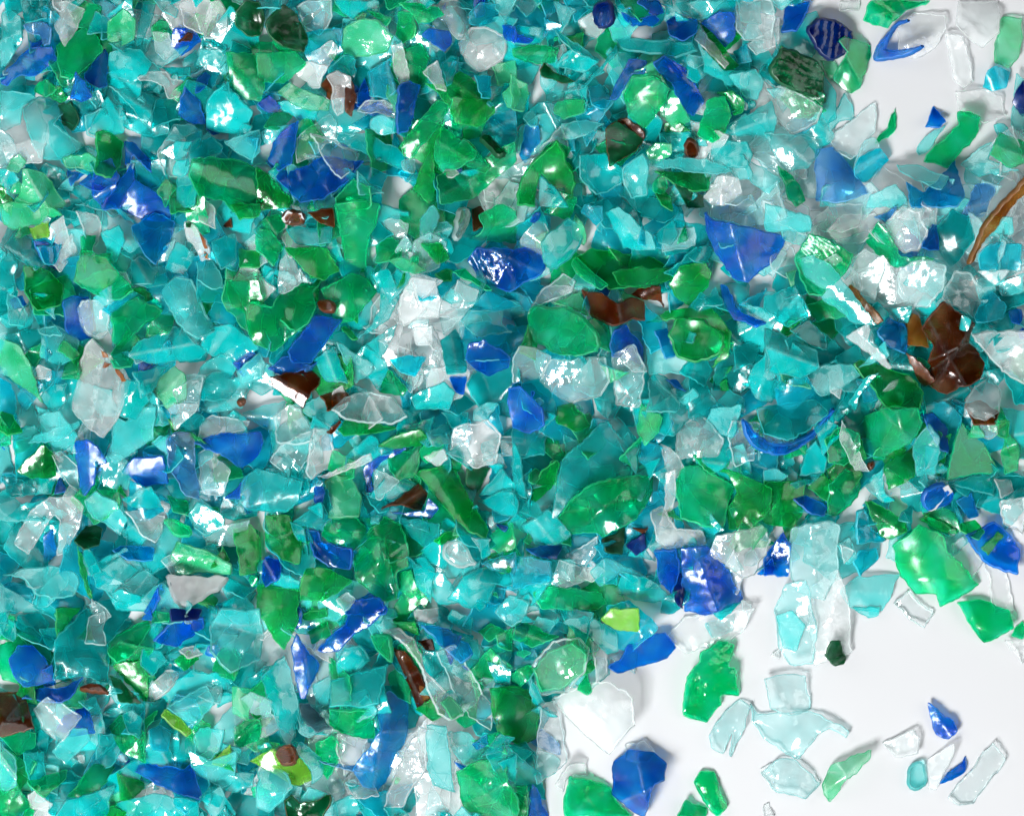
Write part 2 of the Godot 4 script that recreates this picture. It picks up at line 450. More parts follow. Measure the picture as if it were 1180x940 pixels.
	["a", "b20", "pale aqua flake below right of the glossy green rolled tube", [1107, 189, 1135, 166, 1146, 163, 1140, 184, 1174, 197, 1128, 204]],
	["g", "p", "small green flake below the dark green threaded bottle neck chunk", [913, 107, 941, 117, 954, 128, 926, 135]],
	["m", "b30", "pale green flake above left of the small lime yellow scrap", [0, 235, 51, 235, 57, 246, 46, 259, 15, 266, 3, 258]],
	["t", "d", "tiny aqua flake above right of the small lime yellow scrap", [66, 240, 89, 243, 87, 254, 74, 254]],
	["b", "p", "small cobalt blue flake below the small lime yellow scrap", [38, 277, 71, 280, 64, 312, 46, 299]],
	["t", "b-60", "aqua flake below left of the crusted grey-white strip", [189, 309, 204, 278, 225, 294, 214, 319]],
	["G", "d", "dark green flake above left of the dark blue rough-edged disc", [27, 306, 51, 309, 74, 329, 71, 352, 43, 360, 28, 337]],
	["m", "b60", "pale green flake below left of the dark blue rough-edged disc", [0, 388, 23, 398, 36, 419, 51, 465, 15, 439, 0, 426]],
	["t", "b70", "aqua flake right of the crusted grey-white strip", [243, 278, 271, 268, 273, 301, 255, 312]],
	["t", "p", "aqua flake right of the white tent-shaped flake", [153, 429, 194, 419, 176, 452, 163, 460]],
	["T", "p", "deep teal sliver below right of the brown nugget", [328, 263, 384, 261, 382, 281, 341, 281]],
	["b", "p", "small cobalt blue flake above the large dark brown flake", [308, 425, 328, 409, 359, 421, 356, 424, 326, 434]],
	["c", "b80,t", "white translucent sheet at the bright patch in the middle of the heap", [461, 342, 474, 319, 502, 322, 509, 347, 507, 368, 481, 368, 464, 378, 458, 358]],
	["t", "B100", "curled aqua flake left of the white translucent sheet", [428, 317, 448, 309, 461, 342, 448, 368, 433, 378, 412, 391, 438, 358, 438, 332]],
	["g", "p", "green flake above left of the bright green leaf-shaped flake", [433, 276, 453, 273, 465, 286, 461, 301, 433, 304]],
	["G", "b30", "small dark green flake right of the bright green leaf-shaped flake", [484, 281, 509, 281, 520, 299, 504, 306]],
	["b", "p", "tiny cobalt blue flake above the crumpled bright white flake", [517, 434, 538, 434, 535, 455, 525, 452]],
	["G", "b15,t", "large dark green curved flake above the brown butterfly piece", [659, 299, 682, 286, 753, 296, 776, 309, 743, 329, 702, 335, 682, 319]],
	["b", "p", "tiny cobalt blue sliver below the round olive green cup bottom", [766, 437, 781, 437, 792, 452, 779, 447]],
	["T", "b-30", "small deep teal flake right of the round olive green cup bottom", [845, 398, 879, 393, 868, 419, 845, 429]],
	["b", "p", "small cobalt blue flake left of the deep teal domed flake", [1059, 286, 1074, 258, 1079, 261, 1082, 289, 1071, 289]],
	["C", "b100", "clear flake right of the crinkled glossy green threaded piece", [977, 299, 997, 286, 1020, 299, 1008, 347, 987, 337]],
	["y", "d", "cyan flake beneath the brown wood-like stick", [1125, 294, 1138, 281, 1176, 281, 1176, 312, 1128, 312]],
	["o", "n", "thin amber flake right of the azure disc", [1038, 358, 1059, 363, 1071, 401, 1046, 398]],
	["o", "w", "crumpled amber sliver above left of the azure disc", [969, 340, 980, 327, 1003, 352, 1018, 370, 1010, 375, 987, 363]],
	["T", "b40", "deep teal flake below left of the crinkled glossy green threaded piece", [880, 342, 916, 329, 931, 363, 908, 378, 880, 360]],
	["r", "p", "brown flake above the large flat green triangle", [1110, 465, 1130, 460, 1151, 475, 1146, 490, 1120, 490]],
	["G", "b-40", "dark green flake left of the blue bent flake", [17, 542, 49, 511, 64, 524, 63, 549, 36, 552]],
	["t", "w", "small crumpled aqua flake below the blue rectangle", [140, 575, 174, 559, 189, 585, 153, 585]],
	["G", "p", "small dark green sliver right of the clear bean-shaped flake", [89, 628, 100, 649, 106, 690, 100, 687, 92, 659]],
	["t", "p", "aqua flake below left of the clear bean-shaped flake", [0, 669, 26, 687, 51, 705, 0, 705]],
	["b", "p", "small cobalt blue flake beneath the dark brown triangle", [448, 590, 489, 588, 494, 572, 507, 585, 497, 598, 474, 595]],
	["G", "b60", "dark green flake left of the crumpled blue flake", [305, 593, 333, 593, 349, 628, 346, 651, 326, 646, 305, 628]],
	["T", "b20", "deep teal flake below right of the dark brown triangle", [458, 595, 507, 603, 507, 618, 489, 631, 471, 618]],
	["t", "p", "tiny aqua triangle below left of the pale green squared flake", [354, 585, 372, 577, 374, 598]],
	["t", "b10", "aqua flake right of the crumpled bright white flake", [590, 493, 631, 501, 628, 524, 590, 529]],
	["T", "b60", "deep teal sliver beneath the large teal blade", [700, 485, 713, 480, 738, 511, 733, 547]],
	["B", "p", "small navy sliver put in for the dark gap left of the large cobalt blue folded flake", [776, 662, 787, 659, 787, 702, 779, 695]],  # dark gap between blue flakes, put in as a navy piece
	["b", "p", "tiny cobalt blue flake beneath the white clear shell", [872, 662, 890, 641, 894, 654, 890, 664]],
	["B", "p", "small navy flake below right of the large glossy green crumpled flake", [720, 628, 743, 613, 746, 631, 733, 641]],
	["t", "b80", "small aqua sliver above right of the long glossy green curved flake", [590, 508, 598, 516, 608, 575, 590, 567]],
	["T", "p", "tiny deep teal triangle right of the long glossy green curved flake", [590, 567, 609, 577, 595, 593]],
	["G", "b10", "large dark green flake left of the small dark blue six-sided chip", [880, 554, 929, 554, 926, 593, 911, 608, 880, 603]],
	["b", "D,t", "cobalt blue bowl at the right edge of the picture", [1111, 616, 1146, 600, 1161, 611, 1177, 634, 1174, 662, 1158, 659, 1135, 649]],
	["G", "D", "cupped dark green flake below the crinkled green flake", [1018, 536, 1038, 519, 1054, 516, 1054, 549, 1023, 565]],
	["c", "b60", "frosted clear flake on top of the cobalt blue bowl", [1097, 628, 1110, 618, 1135, 649, 1123, 664, 1105, 659]],
	["g", "d", "green flake left of the crinkled green flake", [949, 506, 967, 491, 990, 498, 992, 516, 974, 536, 954, 534]],
	["b", "b-10", "cobalt blue sliver above the clear diamond", [24, 805, 38, 794, 71, 792, 97, 779, 84, 802, 71, 810, 43, 807]],
	["b", "p", "tiny cobalt blue triangle below left of the opaque white wedge", [163, 713, 174, 700, 179, 715]],
	["B", "p", "small navy flake above the torn dark blue flake", [197, 700, 235, 700, 230, 713, 199, 715]],
	["T", "p", "deep teal flake below the clear diamond", [26, 866, 51, 866, 54, 904, 36, 912]],
	["t", "b-5", "large aqua sliver below left of the long flat blue piece", [133, 925, 179, 912, 230, 922, 230, 943, 133, 943]],
	["a", "w", "crumpled pale aqua sliver below the dark brown flake", [0, 853, 18, 874, 20, 904, 0, 920]],
	["g", "b40", "small green sliver above the rounded bright blue flake", [13, 720, 56, 746, 61, 766, 26, 738]],
	["G", "p", "small dark green triangle beneath the dark teal see-through flake", [64, 700, 94, 700, 64, 736]],
	["K", "p", "small blackish green sliver below right of the dark teal see-through flake", [125, 777, 138, 782, 163, 810, 138, 810]],
	["t", "b80", "large aqua sliver above left of the smoky grey crescent", [300, 779, 328, 754, 344, 807, 341, 851, 321, 838]],
	["l", "d,t", "lime green disc under a brown nugget near the bottom edge", [287, 876, 315, 861, 354, 874, 360, 899, 341, 907, 321, 894]],
	["G", "p", "tiny dark green sliver right of the dark green pointed flake", [344, 708, 377, 700, 379, 710, 351, 715]],
	["G", "p", "small dark green flake beneath the crumpled white sheet", [448, 715, 479, 715, 484, 733, 458, 726]],
	["g", "p", "small green flake right of the teal-blue rolled tube", [550, 728, 566, 718, 586, 728, 563, 741]],
	["c", "b80", "small frosted clear sliver right of the round clear cup", [682, 738, 700, 749, 700, 777, 687, 787]],
	["c", "D,t", "large clear shell-shaped flake on the white table, bottom middle", [631, 805, 674, 787, 702, 784, 728, 802, 732, 835, 715, 853, 702, 871, 674, 848, 641, 812]],
	["p", "p", "small pale blue flake below right of the dark green round bowl", [605, 853, 623, 839, 645, 856, 646, 871, 623, 863]],
	["g", "p", "small green flake left of the crumpled green piece", [590, 904, 608, 904, 608, 943, 590, 943]],
	["g", "b20", "small green flake beneath the glossy green rolled tab", [779, 943, 790, 921, 815, 932, 815, 943]],
	["i", "b-50,t", "pale clear notched flake on the white table, lower right", [817, 848, 833, 823, 853, 805, 866, 815, 858, 843, 843, 874, 841, 869, 845, 843, 835, 870, 820, 863]],
	["a", "d", "pale aqua flake above left of the crumpled green piece", [613, 869, 623, 863, 646, 876, 641, 891, 618, 904]],
	["i", "b25,t", "clear sheet with a long point, lying on the white table", [865, 810, 875, 823, 934, 820, 946, 823, 980, 843, 977, 851, 957, 840, 944, 846, 921, 876, 906, 869, 880, 851, 867, 833]],
	["i", "d,t", "rounded clear flake beside the pale green torn flake", [877, 891, 898, 874, 918, 876, 946, 904, 929, 922, 895, 914]],
	["c", "t", "small clear four-sided flake on the white table, bottom right", [1017, 856, 1054, 840, 1061, 853, 1059, 870, 1033, 874]],
	["c", "B-55", "small white curl on the white table between cyan and blue bits", [1069, 876, 1100, 856, 1102, 866, 1092, 886, 1079, 912, 1071, 909]],
	["C", "B-50,t", "clear rolled tube on the white table near the bottom right corner", [1093, 920, 1135, 866, 1146, 856, 1161, 876, 1123, 927, 1105, 930]],
	["c", "p", "tiny frosted clear flake right of the glossy green rolled tab", [880, 930, 886, 925, 893, 943, 880, 943]],
	["g", "p", "tiny green flake right of the bright green curved flake", [1171, 723, 1180, 715, 1184, 728, 1180, 738, 1166, 733]],
	["c", "f100,w", "large folded frosted clear flake above the small blackish green torn scrap", [930, 680, 966, 655, 980, 700, 980, 745, 985, 752, 960, 760, 938, 768, 932, 720]],
	["C", "B45,t", "small clear roll on the white table right of the tall pale sheet", [1030, 695, 1048, 680, 1078, 707, 1066, 725]],
	["b", "b80", "tiny cobalt blue flake above the glossy cobalt blue curled tube", [33, 46, 38, 50, 50, 44, 47, 55, 36, 57]],
	["C", "b70", "small clear flake above the jagged white boomerang-shaped scrap", [175, 36, 179, 59, 189, 70, 202, 60, 194, 38]],
	["b", "f100", "folded cobalt blue flake below right of the white kite-shaped folded flake", [97, 87, 121, 55, 124, 64, 125, 100, 109, 106, 98, 92]],
	["b", "f60", "dark cobalt blue triangle left of a rounded frosted aqua square in the top left quarter", [213, 100, 230, 115, 237, 143, 222, 143, 204, 133]],
	["g", "B50", "curled green flake above right of the frosted aqua squarish flake", [260, 61, 283, 60, 300, 66, 306, 89, 300, 117, 283, 115, 266, 100, 263, 77]],
	["t", "f30", "folded aqua flake below left of the jagged white boomerang-shaped scrap", [125, 100, 146, 102, 186, 112, 176, 123, 170, 146, 161, 138, 143, 115]],
	["t", "p", "aqua flake above the glossy blue rolled strip", [102, 153, 107, 138, 125, 110, 143, 140, 142, 153, 120, 158]],
	["G", "D", "cupped dark green flake above the glossy blue rolled strip", [110, 153, 123, 149, 142, 163, 140, 189, 128, 207, 110, 202]],
	["b", "f45", "small folded cobalt blue flake above right of the glossy blue rolled strip", [142, 162, 153, 163, 174, 184, 176, 200, 171, 197, 153, 179, 151, 194, 143, 189]],
	["b", "b30", "cobalt blue flake above the blue-teal domed flake", [156, 207, 179, 222, 197, 241, 197, 255, 163, 253, 135, 240]],
	["m", "d", "tiny pale green flake below the glossy cobalt blue curled tube", [9, 197, 13, 184, 24, 177, 32, 186, 23, 200]],
	["a", "b-20", "pale aqua flake below right of the frosted aqua squarish flake", [257, 163, 271, 158, 300, 149, 300, 176, 289, 185, 271, 176]],
	["C", "D", "cupped clear flake above left of the large pale green flake", [341, 8, 354, 0, 382, 0, 383, 20, 377, 33, 369, 42, 355, 36, 345, 23]],
	["m", "b-30,t", "large pale green flake with a thin bright rim in the top middle of the heap", [397, 31, 415, 22, 434, 23, 453, 43, 446, 61, 423, 66, 412, 66, 389, 79, 392, 56]],
	["g", "f20", "small folded green flake above right of the large pale green flake", [458, 5, 479, 3, 504, 8, 512, 18, 497, 26, 481, 28, 474, 15]],
	["c", "B60", "curled frosted clear flake above left of the frosted white bowl-shaped flake", [507, 0, 530, 0, 543, 23, 541, 46, 526, 46, 515, 31, 504, 20]],
	["c", "D,t", "frosted white bowl-shaped flake in the top middle of the heap", [527, 49, 543, 31, 563, 31, 584, 43, 581, 69, 553, 84, 540, 77]],
	["b", "d", "tiny cobalt blue flake above right of the frosted white bowl-shaped flake", [578, 29, 594, 31, 596, 43, 594, 51, 581, 46]],
	["c", "b80", "small frosted clear sliver above right of the cyan piece", [451, 52, 464, 51, 471, 79, 472, 92, 461, 100, 453, 79]],
	["c", "f120", "folded frosted clear flake above the frosted white T-shaped scrap", [356, 61, 382, 46, 390, 54, 387, 64, 374, 84, 366, 97]],
	["c", "p", "frosted clear flake above left of the frosted white T-shaped scrap", [338, 82, 356, 69, 379, 77, 369, 102, 359, 102]],
	["b", "r95,t", "cobalt blue flake with lengthwise ridges, right of the cyan ridged piece", [458, 100, 471, 93, 485, 98, 478, 128, 471, 153, 458, 156, 456, 128]],
	["m", "b30", "pale green sliver left of the frosted white T-shaped scrap", [318, 105, 333, 94, 359, 107, 381, 117, 379, 128, 356, 128, 336, 120]],
	["t", "p", "small aqua flake below left of the frosted white bowl-shaped flake", [508, 74, 520, 64, 529, 66, 521, 97, 515, 102]],
	["y", "w", "crumpled cyan flake above left of the dark green crescent-shaped bowl wall", [554, 148, 571, 128, 594, 125, 596, 148, 594, 163, 584, 176, 571, 166]],
	["b", "b0", "broad cobalt blue slab beneath a clear folded triangle", [305, 184, 328, 197, 354, 191, 372, 179, 420, 186, 405, 207, 372, 230, 346, 235, 321, 209]],
	["g", "f30", "folded green flake below right of the green rolled tube", [502, 158, 512, 146, 550, 174, 548, 184, 512, 202, 499, 179]],
	["G", "B100", "curled dark green sliver below the green rolled tube", [479, 212, 497, 166, 499, 179, 502, 230, 494, 235, 476, 217]],
	["g", "d", "green flake above the tall green flake curled", [387, 227, 407, 207, 428, 217, 429, 240, 387, 245]],
	["m", "d", "small pale green flake below right of the frosted white bowl-shaped flake", [566, 74, 594, 69, 596, 84, 594, 97, 573, 100]],
	["m", "b90", "small pale green flake below left of the dark green sliver", [578, 107, 595, 94, 601, 110, 595, 125, 584, 125]],
	["b", "B0", "small curled cobalt blue sliver above left of the long aqua strip", [715, 15, 733, 23, 753, 18, 761, 23, 753, 31, 728, 32, 718, 24]],
	["b", "b60", "cobalt blue flake right of the long aqua strip", [807, 26, 830, 13, 847, 15, 848, 43, 835, 55, 825, 41]],
	["c", "B50", "small curled frosted clear sliver above right of the blue ribbed curved handle piece", [799, 46, 807, 28, 840, 74, 835, 82, 820, 66]],
	["g", "b110", "green flake above right of the small dark brown nugget", [815, 115, 835, 110, 843, 133, 835, 156, 820, 166, 803, 156]],
	["K", "f30", "small folded blackish green flake below the small dark brown nugget", [776, 212, 810, 225, 812, 239, 792, 240]],
	["g", "d", "tiny green flake below left of the small dark brown nugget", [751, 212, 764, 199, 771, 212, 766, 225, 753, 222]],
	["t", "b30", "small aqua sliver above right of the dark green sliver", [639, 33, 651, 41, 692, 69, 690, 71, 667, 64, 646, 49]],
	["m", "d", "small pale green flake above the dark green crescent-shaped bowl wall", [587, 84, 608, 97, 610, 110, 603, 130, 590, 128]],
	["y", "w", "small crumpled cyan flake left of the round green flake", [677, 102, 692, 96, 705, 115, 697, 128, 682, 123]],
	["a", "d", "pale aqua flake left of the dark green threaded bottle neck chunk", [838, 87, 871, 79, 881, 94, 873, 115, 858, 112]],
	["c", "b-30", "small frosted clear flake below left of the cobalt blue square", [861, 51, 890, 33, 890, 56, 871, 64]],
	["b", "b-50,t", "cobalt blue square at the top edge left of a white gap", [906, 5, 935, 0, 929, 18, 918, 37, 900, 38]],
	["B", "d", "small navy flake below the light green rounded tab", [1167, 117, 1180, 92, 1186, 115, 1180, 135]],
	["b", "w", "small blue triangular scrap alone on the white near the top right", [1066, 147, 1077, 121, 1092, 139, 1084, 148]],
	["q", "b30", "azure flake above the deep teal domed flake", [1043, 209, 1064, 222, 1102, 184, 1111, 227, 1102, 240, 1049, 240]],
	["t", "p", "small aqua flake left of the thin pale green shard", [954, 143, 974, 105, 985, 123, 985, 138, 969, 139, 957, 153]],
	["a", "w", "crumpled pale aqua flake below the dark green threaded bottle neck chunk", [880, 153, 957, 158, 931, 194, 906, 199, 893, 179]],
	["l", "p", "small lime yellow scrap near the left edge in the upper heap", [32, 263, 56, 253, 57, 273, 38, 276]],
	["c", "w", "small crumpled frosted clear flake below left of the glossy blue rolled strip", [87, 243, 112, 248, 117, 261, 110, 284, 101, 281, 94, 261]],
	["t", "b60", "aqua flake above the green trapezoid flake", [115, 268, 139, 259, 146, 278, 133, 303, 123, 296]],
	["c", "b-60", "small frosted clear flake below right of the small lime yellow scrap", [69, 314, 89, 291, 82, 268, 71, 284, 59, 304]],
	["q", "d,t", "blue-teal domed flake below the broad dark blue piece in the upper left", [151, 261, 179, 245, 202, 255, 194, 286, 179, 306, 166, 294, 153, 273]],
	["y", "b40", "tiny cyan sliver below the glossy blue rolled strip", [125, 232, 133, 235, 158, 258, 143, 253]],
	["t", "f60", "folded aqua flake below the blue-teal domed flake", [151, 329, 151, 301, 163, 294, 183, 312, 176, 329]],
	["t", "f-10", "large folded aqua sliver below left of the pale frosted half-pipe flake", [147, 411, 158, 393, 204, 378, 240, 404, 230, 414, 174, 419]],
	["t", "b-20", "aqua flake below right of the pale frosted half-pipe flake", [230, 398, 245, 375, 266, 373, 299, 401, 278, 416, 243, 411]],
	["g", "w", "large crumpled green flake beneath the big V-shaped green flake", [255, 347, 260, 322, 299, 322, 304, 355, 300, 388, 278, 378]],
	["a", "b10", "tiny pale aqua sliver below left of the dark blue rough-edged disc", [43, 378, 64, 375, 74, 386, 71, 388, 46, 386]],
	["g", "p", "small green flake below the dark blue rough-edged disc", [66, 404, 74, 391, 94, 409, 84, 416]],
	["a", "b100", "small pale aqua flake left of the dark blue rough-edged disc", [8, 337, 20, 342, 33, 363, 28, 377, 11, 375]],
	["C", "b60", "clear flake above the ragged pale blue upright strip", [199, 449, 235, 434, 230, 475, 207, 475]],
	["G", "b0", "small dark green flake beneath the large glossy green cup flake", [263, 235, 300, 235, 300, 250, 276, 254]],
	["g", "b60", "green flake below left of the brown nugget", [295, 263, 310, 264, 327, 284, 315, 308, 295, 289]],
	["g", "D,t", "large cupped green flake below left of the bright green leaf-shaped flake", [369, 332, 405, 314, 423, 319, 435, 337, 423, 350, 407, 370, 387, 373]],
	["r", "f30,t", "large dark brown flake below the V-shaped green flake", [310, 434, 346, 424, 372, 432, 349, 471, 336, 460, 315, 447]],
	["r", "k", "tiny chunky brown flake right of the big V-shaped green flake", [365, 345, 384, 345, 389, 355, 384, 363, 369, 360]],
	["G", "b45", "tiny dark green sliver right of the big V-shaped green flake", [391, 378, 397, 374, 414, 391, 407, 393]],
	["y", "b20", "small cyan flake above right of the small upright green triangle", [448, 414, 469, 409, 492, 411, 479, 434, 461, 429]],
	["g", "f-20", "folded green flake above the bright green stick-like sliver", [550, 248, 578, 235, 595, 243, 595, 281, 540, 277, 558, 263]],
	["b", "w,r70,t", "crumpled blue piece with fine ridges in the middle of the heap", [538, 301, 548, 285, 578, 286, 622, 286, 629, 309, 624, 317, 589, 337, 566, 329, 550, 319]],
	["y", "w", "small crumpled cyan flake below right of the dark green crescent-shaped bowl wall", [669, 245, 674, 235, 695, 238, 695, 253, 687, 261]],
	["t", "f50", "folded aqua flake above the large dark green curved flake", [697, 245, 713, 238, 753, 273, 756, 289, 718, 286]],
	["t", "b-70", "small aqua flake above left of the dark green leaf-shaped flake", [752, 271, 776, 253, 781, 273, 771, 286, 759, 281]],
	["G", "b5", "dark green sliver on top of the large dark green curved flake", [705, 314, 718, 309, 774, 308, 776, 322, 753, 332, 713, 329]],
	["b", "d,t", "cobalt blue flake below left of the thick clear rounded rectangle", [585, 447, 600, 444, 610, 455, 626, 470, 628, 490, 610, 501, 590, 493]],
	["G", "B10", "curled dark green flake beneath the round olive green cup bottom", [743, 373, 769, 358, 820, 355, 843, 383, 840, 411, 820, 424, 835, 398, 812, 368, 774, 368]],
	["t", "p", "small aqua triangle beneath the dark green leaf-shaped flake", [802, 355, 825, 329, 835, 352]],
	["t", "f110", "folded aqua flake above the blue smile-shaped arc", [861, 439, 868, 421, 890, 398, 894, 432, 890, 465, 871, 460]],
	["t", "p", "small aqua flake above left of the blue smile-shaped arc", [825, 465, 840, 447, 858, 460, 858, 475, 827, 475]],
	["c", "d", "frosted clear flake above the crinkled glossy green threaded piece", [936, 255, 957, 235, 995, 235, 992, 261, 969, 268, 946, 266]],
	["g", "f50", "folded green flake beneath the frosted clear bowl", [997, 278, 1011, 255, 1033, 286, 1038, 296, 1069, 296, 1077, 299, 1056, 306, 1033, 309, 1013, 296]],
	["r", "w,f60,v-25,t", "large crumpled dark brown piece at the right of the heap", [1059, 378, 1084, 347, 1123, 373, 1117, 388, 1135, 419, 1130, 437, 1089, 455, 1064, 439, 1049, 414, 1069, 419, 1074, 398]],
	["T", "p", "deep teal flake below the crinkled glossy green threaded piece", [908, 381, 931, 368, 951, 386, 954, 404, 931, 398]],
	["g", "b20", "green flake below the crinkled glossy green threaded piece", [927, 352, 957, 342, 977, 358, 977, 365, 941, 373]],
	["a", "p", "small pale aqua flake above the blue smile-shaped arc", [880, 398, 898, 398, 895, 419, 880, 429]],
	["a", "b-20", "small pale aqua flake right of the smoky clear half-pipe flake", [1148, 327, 1180, 314, 1180, 337, 1156, 342]],
	["C", "b60", "small clear sliver left of the blue bent flake", [56, 521, 69, 519, 89, 536, 91, 567, 79, 559]],
	["a", "b-20", "small pale aqua sliver above left of the blue bent flake", [32, 511, 41, 501, 92, 485, 92, 491, 69, 508]],
	["T", "b10", "small deep teal flake above left of the white horseshoe-shaped flake", [0, 547, 15, 549, 42, 562, 41, 570, 8, 572]],
	["q", "d", "small azure flake beneath the white horseshoe-shaped flake", [49, 618, 61, 608, 66, 639, 49, 649]],
	["b", "p", "tiny cobalt blue sliver beneath the broad teal rounded slab", [257, 575, 286, 547, 276, 575]],
	["G", "b100", "dark green flake right of the pale green crumpled roll", [268, 608, 289, 603, 300, 623, 300, 659, 276, 664]],
	["t", "b-30", "small aqua flake below left of the small green bean-shaped flake", [117, 656, 138, 641, 158, 656, 143, 672]],
	["t", "D", "cupped aqua flake above right of the dark teal see-through flake", [125, 685, 140, 677, 176, 690, 169, 705, 133, 702]],
	["q", "p", "small azure sliver below left of the small green bean-shaped flake", [128, 634, 140, 628, 179, 631, 176, 646, 148, 646]],
	["t", "b20", "small aqua flake above the large frosted aqua flake", [255, 695, 278, 679, 294, 700, 291, 708, 260, 708]],
	["G", "b5", "dark green sliver below the smoky clear domed flake", [389, 496, 397, 484, 433, 487, 461, 493, 438, 498, 397, 503]],
	["b", "n", "thin blue curved rim beside the dark brown triangle", [418, 539, 435, 526, 466, 515, 469, 517, 438, 534, 428, 547, 430, 572, 423, 575]],
	["t", "w", "small crumpled aqua flake left of the crumpled bright white flake", [490, 498, 525, 483, 520, 511, 499, 515]],
	["t", "b-40", "small aqua flake right of the long glossy green curved flake", [550, 572, 578, 539, 595, 557, 595, 567]],
	["t", "d", "aqua flake below right of the crumpled bright white flake", [550, 577, 581, 565, 595, 567, 599, 580, 595, 595, 571, 590]],
	["b", "f60", "small folded cobalt blue flake above the dark green pointed flake", [304, 641, 326, 644, 323, 667, 305, 677, 301, 667]],
	["t", "b30", "small aqua flake on top of the dark green pointed flake", [323, 659, 346, 669, 344, 682, 313, 674]],
	["G", "d", "dark green flake below the crumpled blue flake", [346, 669, 354, 654, 379, 654, 407, 669, 397, 677, 374, 692, 346, 690]],
	["b", "w", "crumpled cobalt blue flake beneath the long torn blue strip", [402, 695, 428, 682, 448, 700, 446, 708, 397, 708]],
	["G", "p", "tiny dark green flake above left of the white glassy knob-like chunk", [499, 623, 515, 611, 532, 616, 509, 628]],
	["y", "b-20", "small cyan flake right of the white glassy knob-like chunk", [553, 649, 595, 634, 595, 664, 576, 659]],
	["t", "p", "tiny aqua flake right of the white glassy knob-like chunk", [550, 621, 563, 618, 566, 639, 555, 644]],
	["G", "D", "cupped dark green flake below the thick clear rounded rectangle", [639, 468, 661, 465, 682, 491, 664, 498, 641, 488]],
	["T", "b50,t", "large teal blade with a pale rim in the middle of the heap", [635, 598, 646, 531, 690, 488, 700, 485, 725, 516, 729, 549, 702, 554, 667, 567, 641, 598]],
	["g", "b100", "green flake above right of the large teal blade", [733, 496, 738, 465, 764, 480, 759, 498, 743, 514]],
	["t", "p", "aqua flake left of the blue smile-shaped arc", [810, 493, 820, 470, 856, 465, 845, 506, 820, 498]],
	["b", "b95,t", "cobalt blue flake left of the large cobalt blue folded flake", [753, 634, 779, 631, 784, 659, 774, 685, 759, 669]],
	["b", "B-15", "small curled cobalt blue flake below left of the large glossy green crumpled flake", [605, 632, 649, 627, 641, 646, 616, 641]],
	["y", "b10,t", "cyan flake below left of the large glossy green crumpled flake", [590, 639, 636, 646, 636, 669, 590, 679]],
	["a", "b20", "pale aqua flake above the yellow-green scrap", [679, 659, 697, 641, 746, 664, 743, 667, 718, 659, 692, 677]],
	["t", "w", "crumpled aqua flake above right of the yellow-green scrap", [707, 682, 718, 659, 753, 669, 776, 690, 753, 695, 733, 692]],
	["g", "w", "small crumpled green flake right of the large flat green triangle", [1153, 524, 1161, 499, 1176, 514, 1174, 542, 1158, 547]],
	["G", "b-50", "small dark green flake above right of the small dark blue six-sided chip", [931, 562, 949, 544, 962, 557, 957, 580]],
	["q", "p", "small azure flake right of the chunky blue piece", [1102, 577, 1120, 567, 1130, 595, 1117, 598]],
	["t", "w", "small crumpled aqua flake above the dark green pointed folded flake", [995, 559, 1018, 539, 1020, 567, 1033, 577, 1018, 580]],
	["g", "B70,t", "big bright green folded slab at the lower right of the heap", [1028, 628, 1059, 603, 1089, 618, 1092, 634, 1130, 674, 1110, 687, 1084, 700, 1079, 685, 1056, 685, 1038, 664]],
	["y", "r0,t", "cyan ribbed square left of the dark green pointed flake", [986, 588, 997, 585, 1005, 608, 1023, 623, 987, 628]],
	["b", "w", "crumpled cobalt blue flake right of the white clear shell", [880, 644, 888, 631, 903, 612, 912, 628, 909, 665, 880, 664]],
	["c", "D,t", "cupped frosted clear flake above right of the cobalt blue bowl", [1151, 577, 1180, 572, 1184, 593, 1180, 616, 1156, 603]],
	["t", "p", "aqua flake below right of the blue smile-shaped arc", [921, 549, 929, 519, 941, 506, 954, 529, 951, 544]],
	["t", "b10", "aqua flake below the large flat green triangle", [1089, 559, 1123, 547, 1151, 549, 1146, 572, 1110, 562]],
	["b", "p", "small cobalt blue flake beneath the rounded bright blue flake", [49, 771, 61, 764, 65, 789, 49, 792]],
	["r", "w", "dark brown flake cut by the left edge", [-5, 797, 28, 796, 42, 838, 5, 848, -5, 847]],
	["T", "b20,t", "dark teal see-through flake in the lower left", [63, 738, 97, 700, 123, 705, 153, 718, 125, 741, 125, 787, 94, 779, 61, 784]],
	["G", "b60", "dark green flake below right of the dark teal see-through flake", [128, 766, 163, 759, 170, 777, 169, 812, 143, 784]],
	["g", "b90", "tiny green flake above left of the torn dark blue flake", [176, 718, 176, 703, 197, 705, 197, 715]],
	["t", "w", "small crumpled aqua flake below left of the torn dark blue flake", [163, 746, 184, 749, 193, 761, 176, 779, 161, 766]],
	["G", "b-40", "small dark green flake below the torn dark blue flake", [199, 761, 217, 749, 230, 759, 212, 774]],
	["g", "D", "cupped green flake below right of the clear diamond", [92, 899, 107, 879, 133, 884, 107, 920, 77, 917]],
	["G", "f60", "small folded dark green flake beneath the long flat blue piece", [135, 889, 174, 904, 151, 922, 138, 922]],
	["g", "w", "crumpled green flake left of the lime green bar", [125, 838, 138, 823, 169, 843, 169, 879, 140, 866]],
	["t", "b10", "aqua flake left of the long flat blue piece", [77, 920, 133, 904, 123, 940, 61, 945]],
	["g", "p", "small green flake below right of the dark brown flake", [0, 848, 26, 840, 41, 843, 41, 861, 20, 871]],
	["g", "f-40", "folded green flake above left of the dark brown ring-like nugget", [268, 838, 286, 828, 300, 828, 300, 853, 271, 863]],
	["l", "p", "small lime flake right of the long flat blue piece", [243, 879, 266, 856, 268, 874, 255, 884]],
	["t", "p", "small aqua flake right of the clear diamond", [89, 807, 110, 802, 117, 820, 107, 825]],
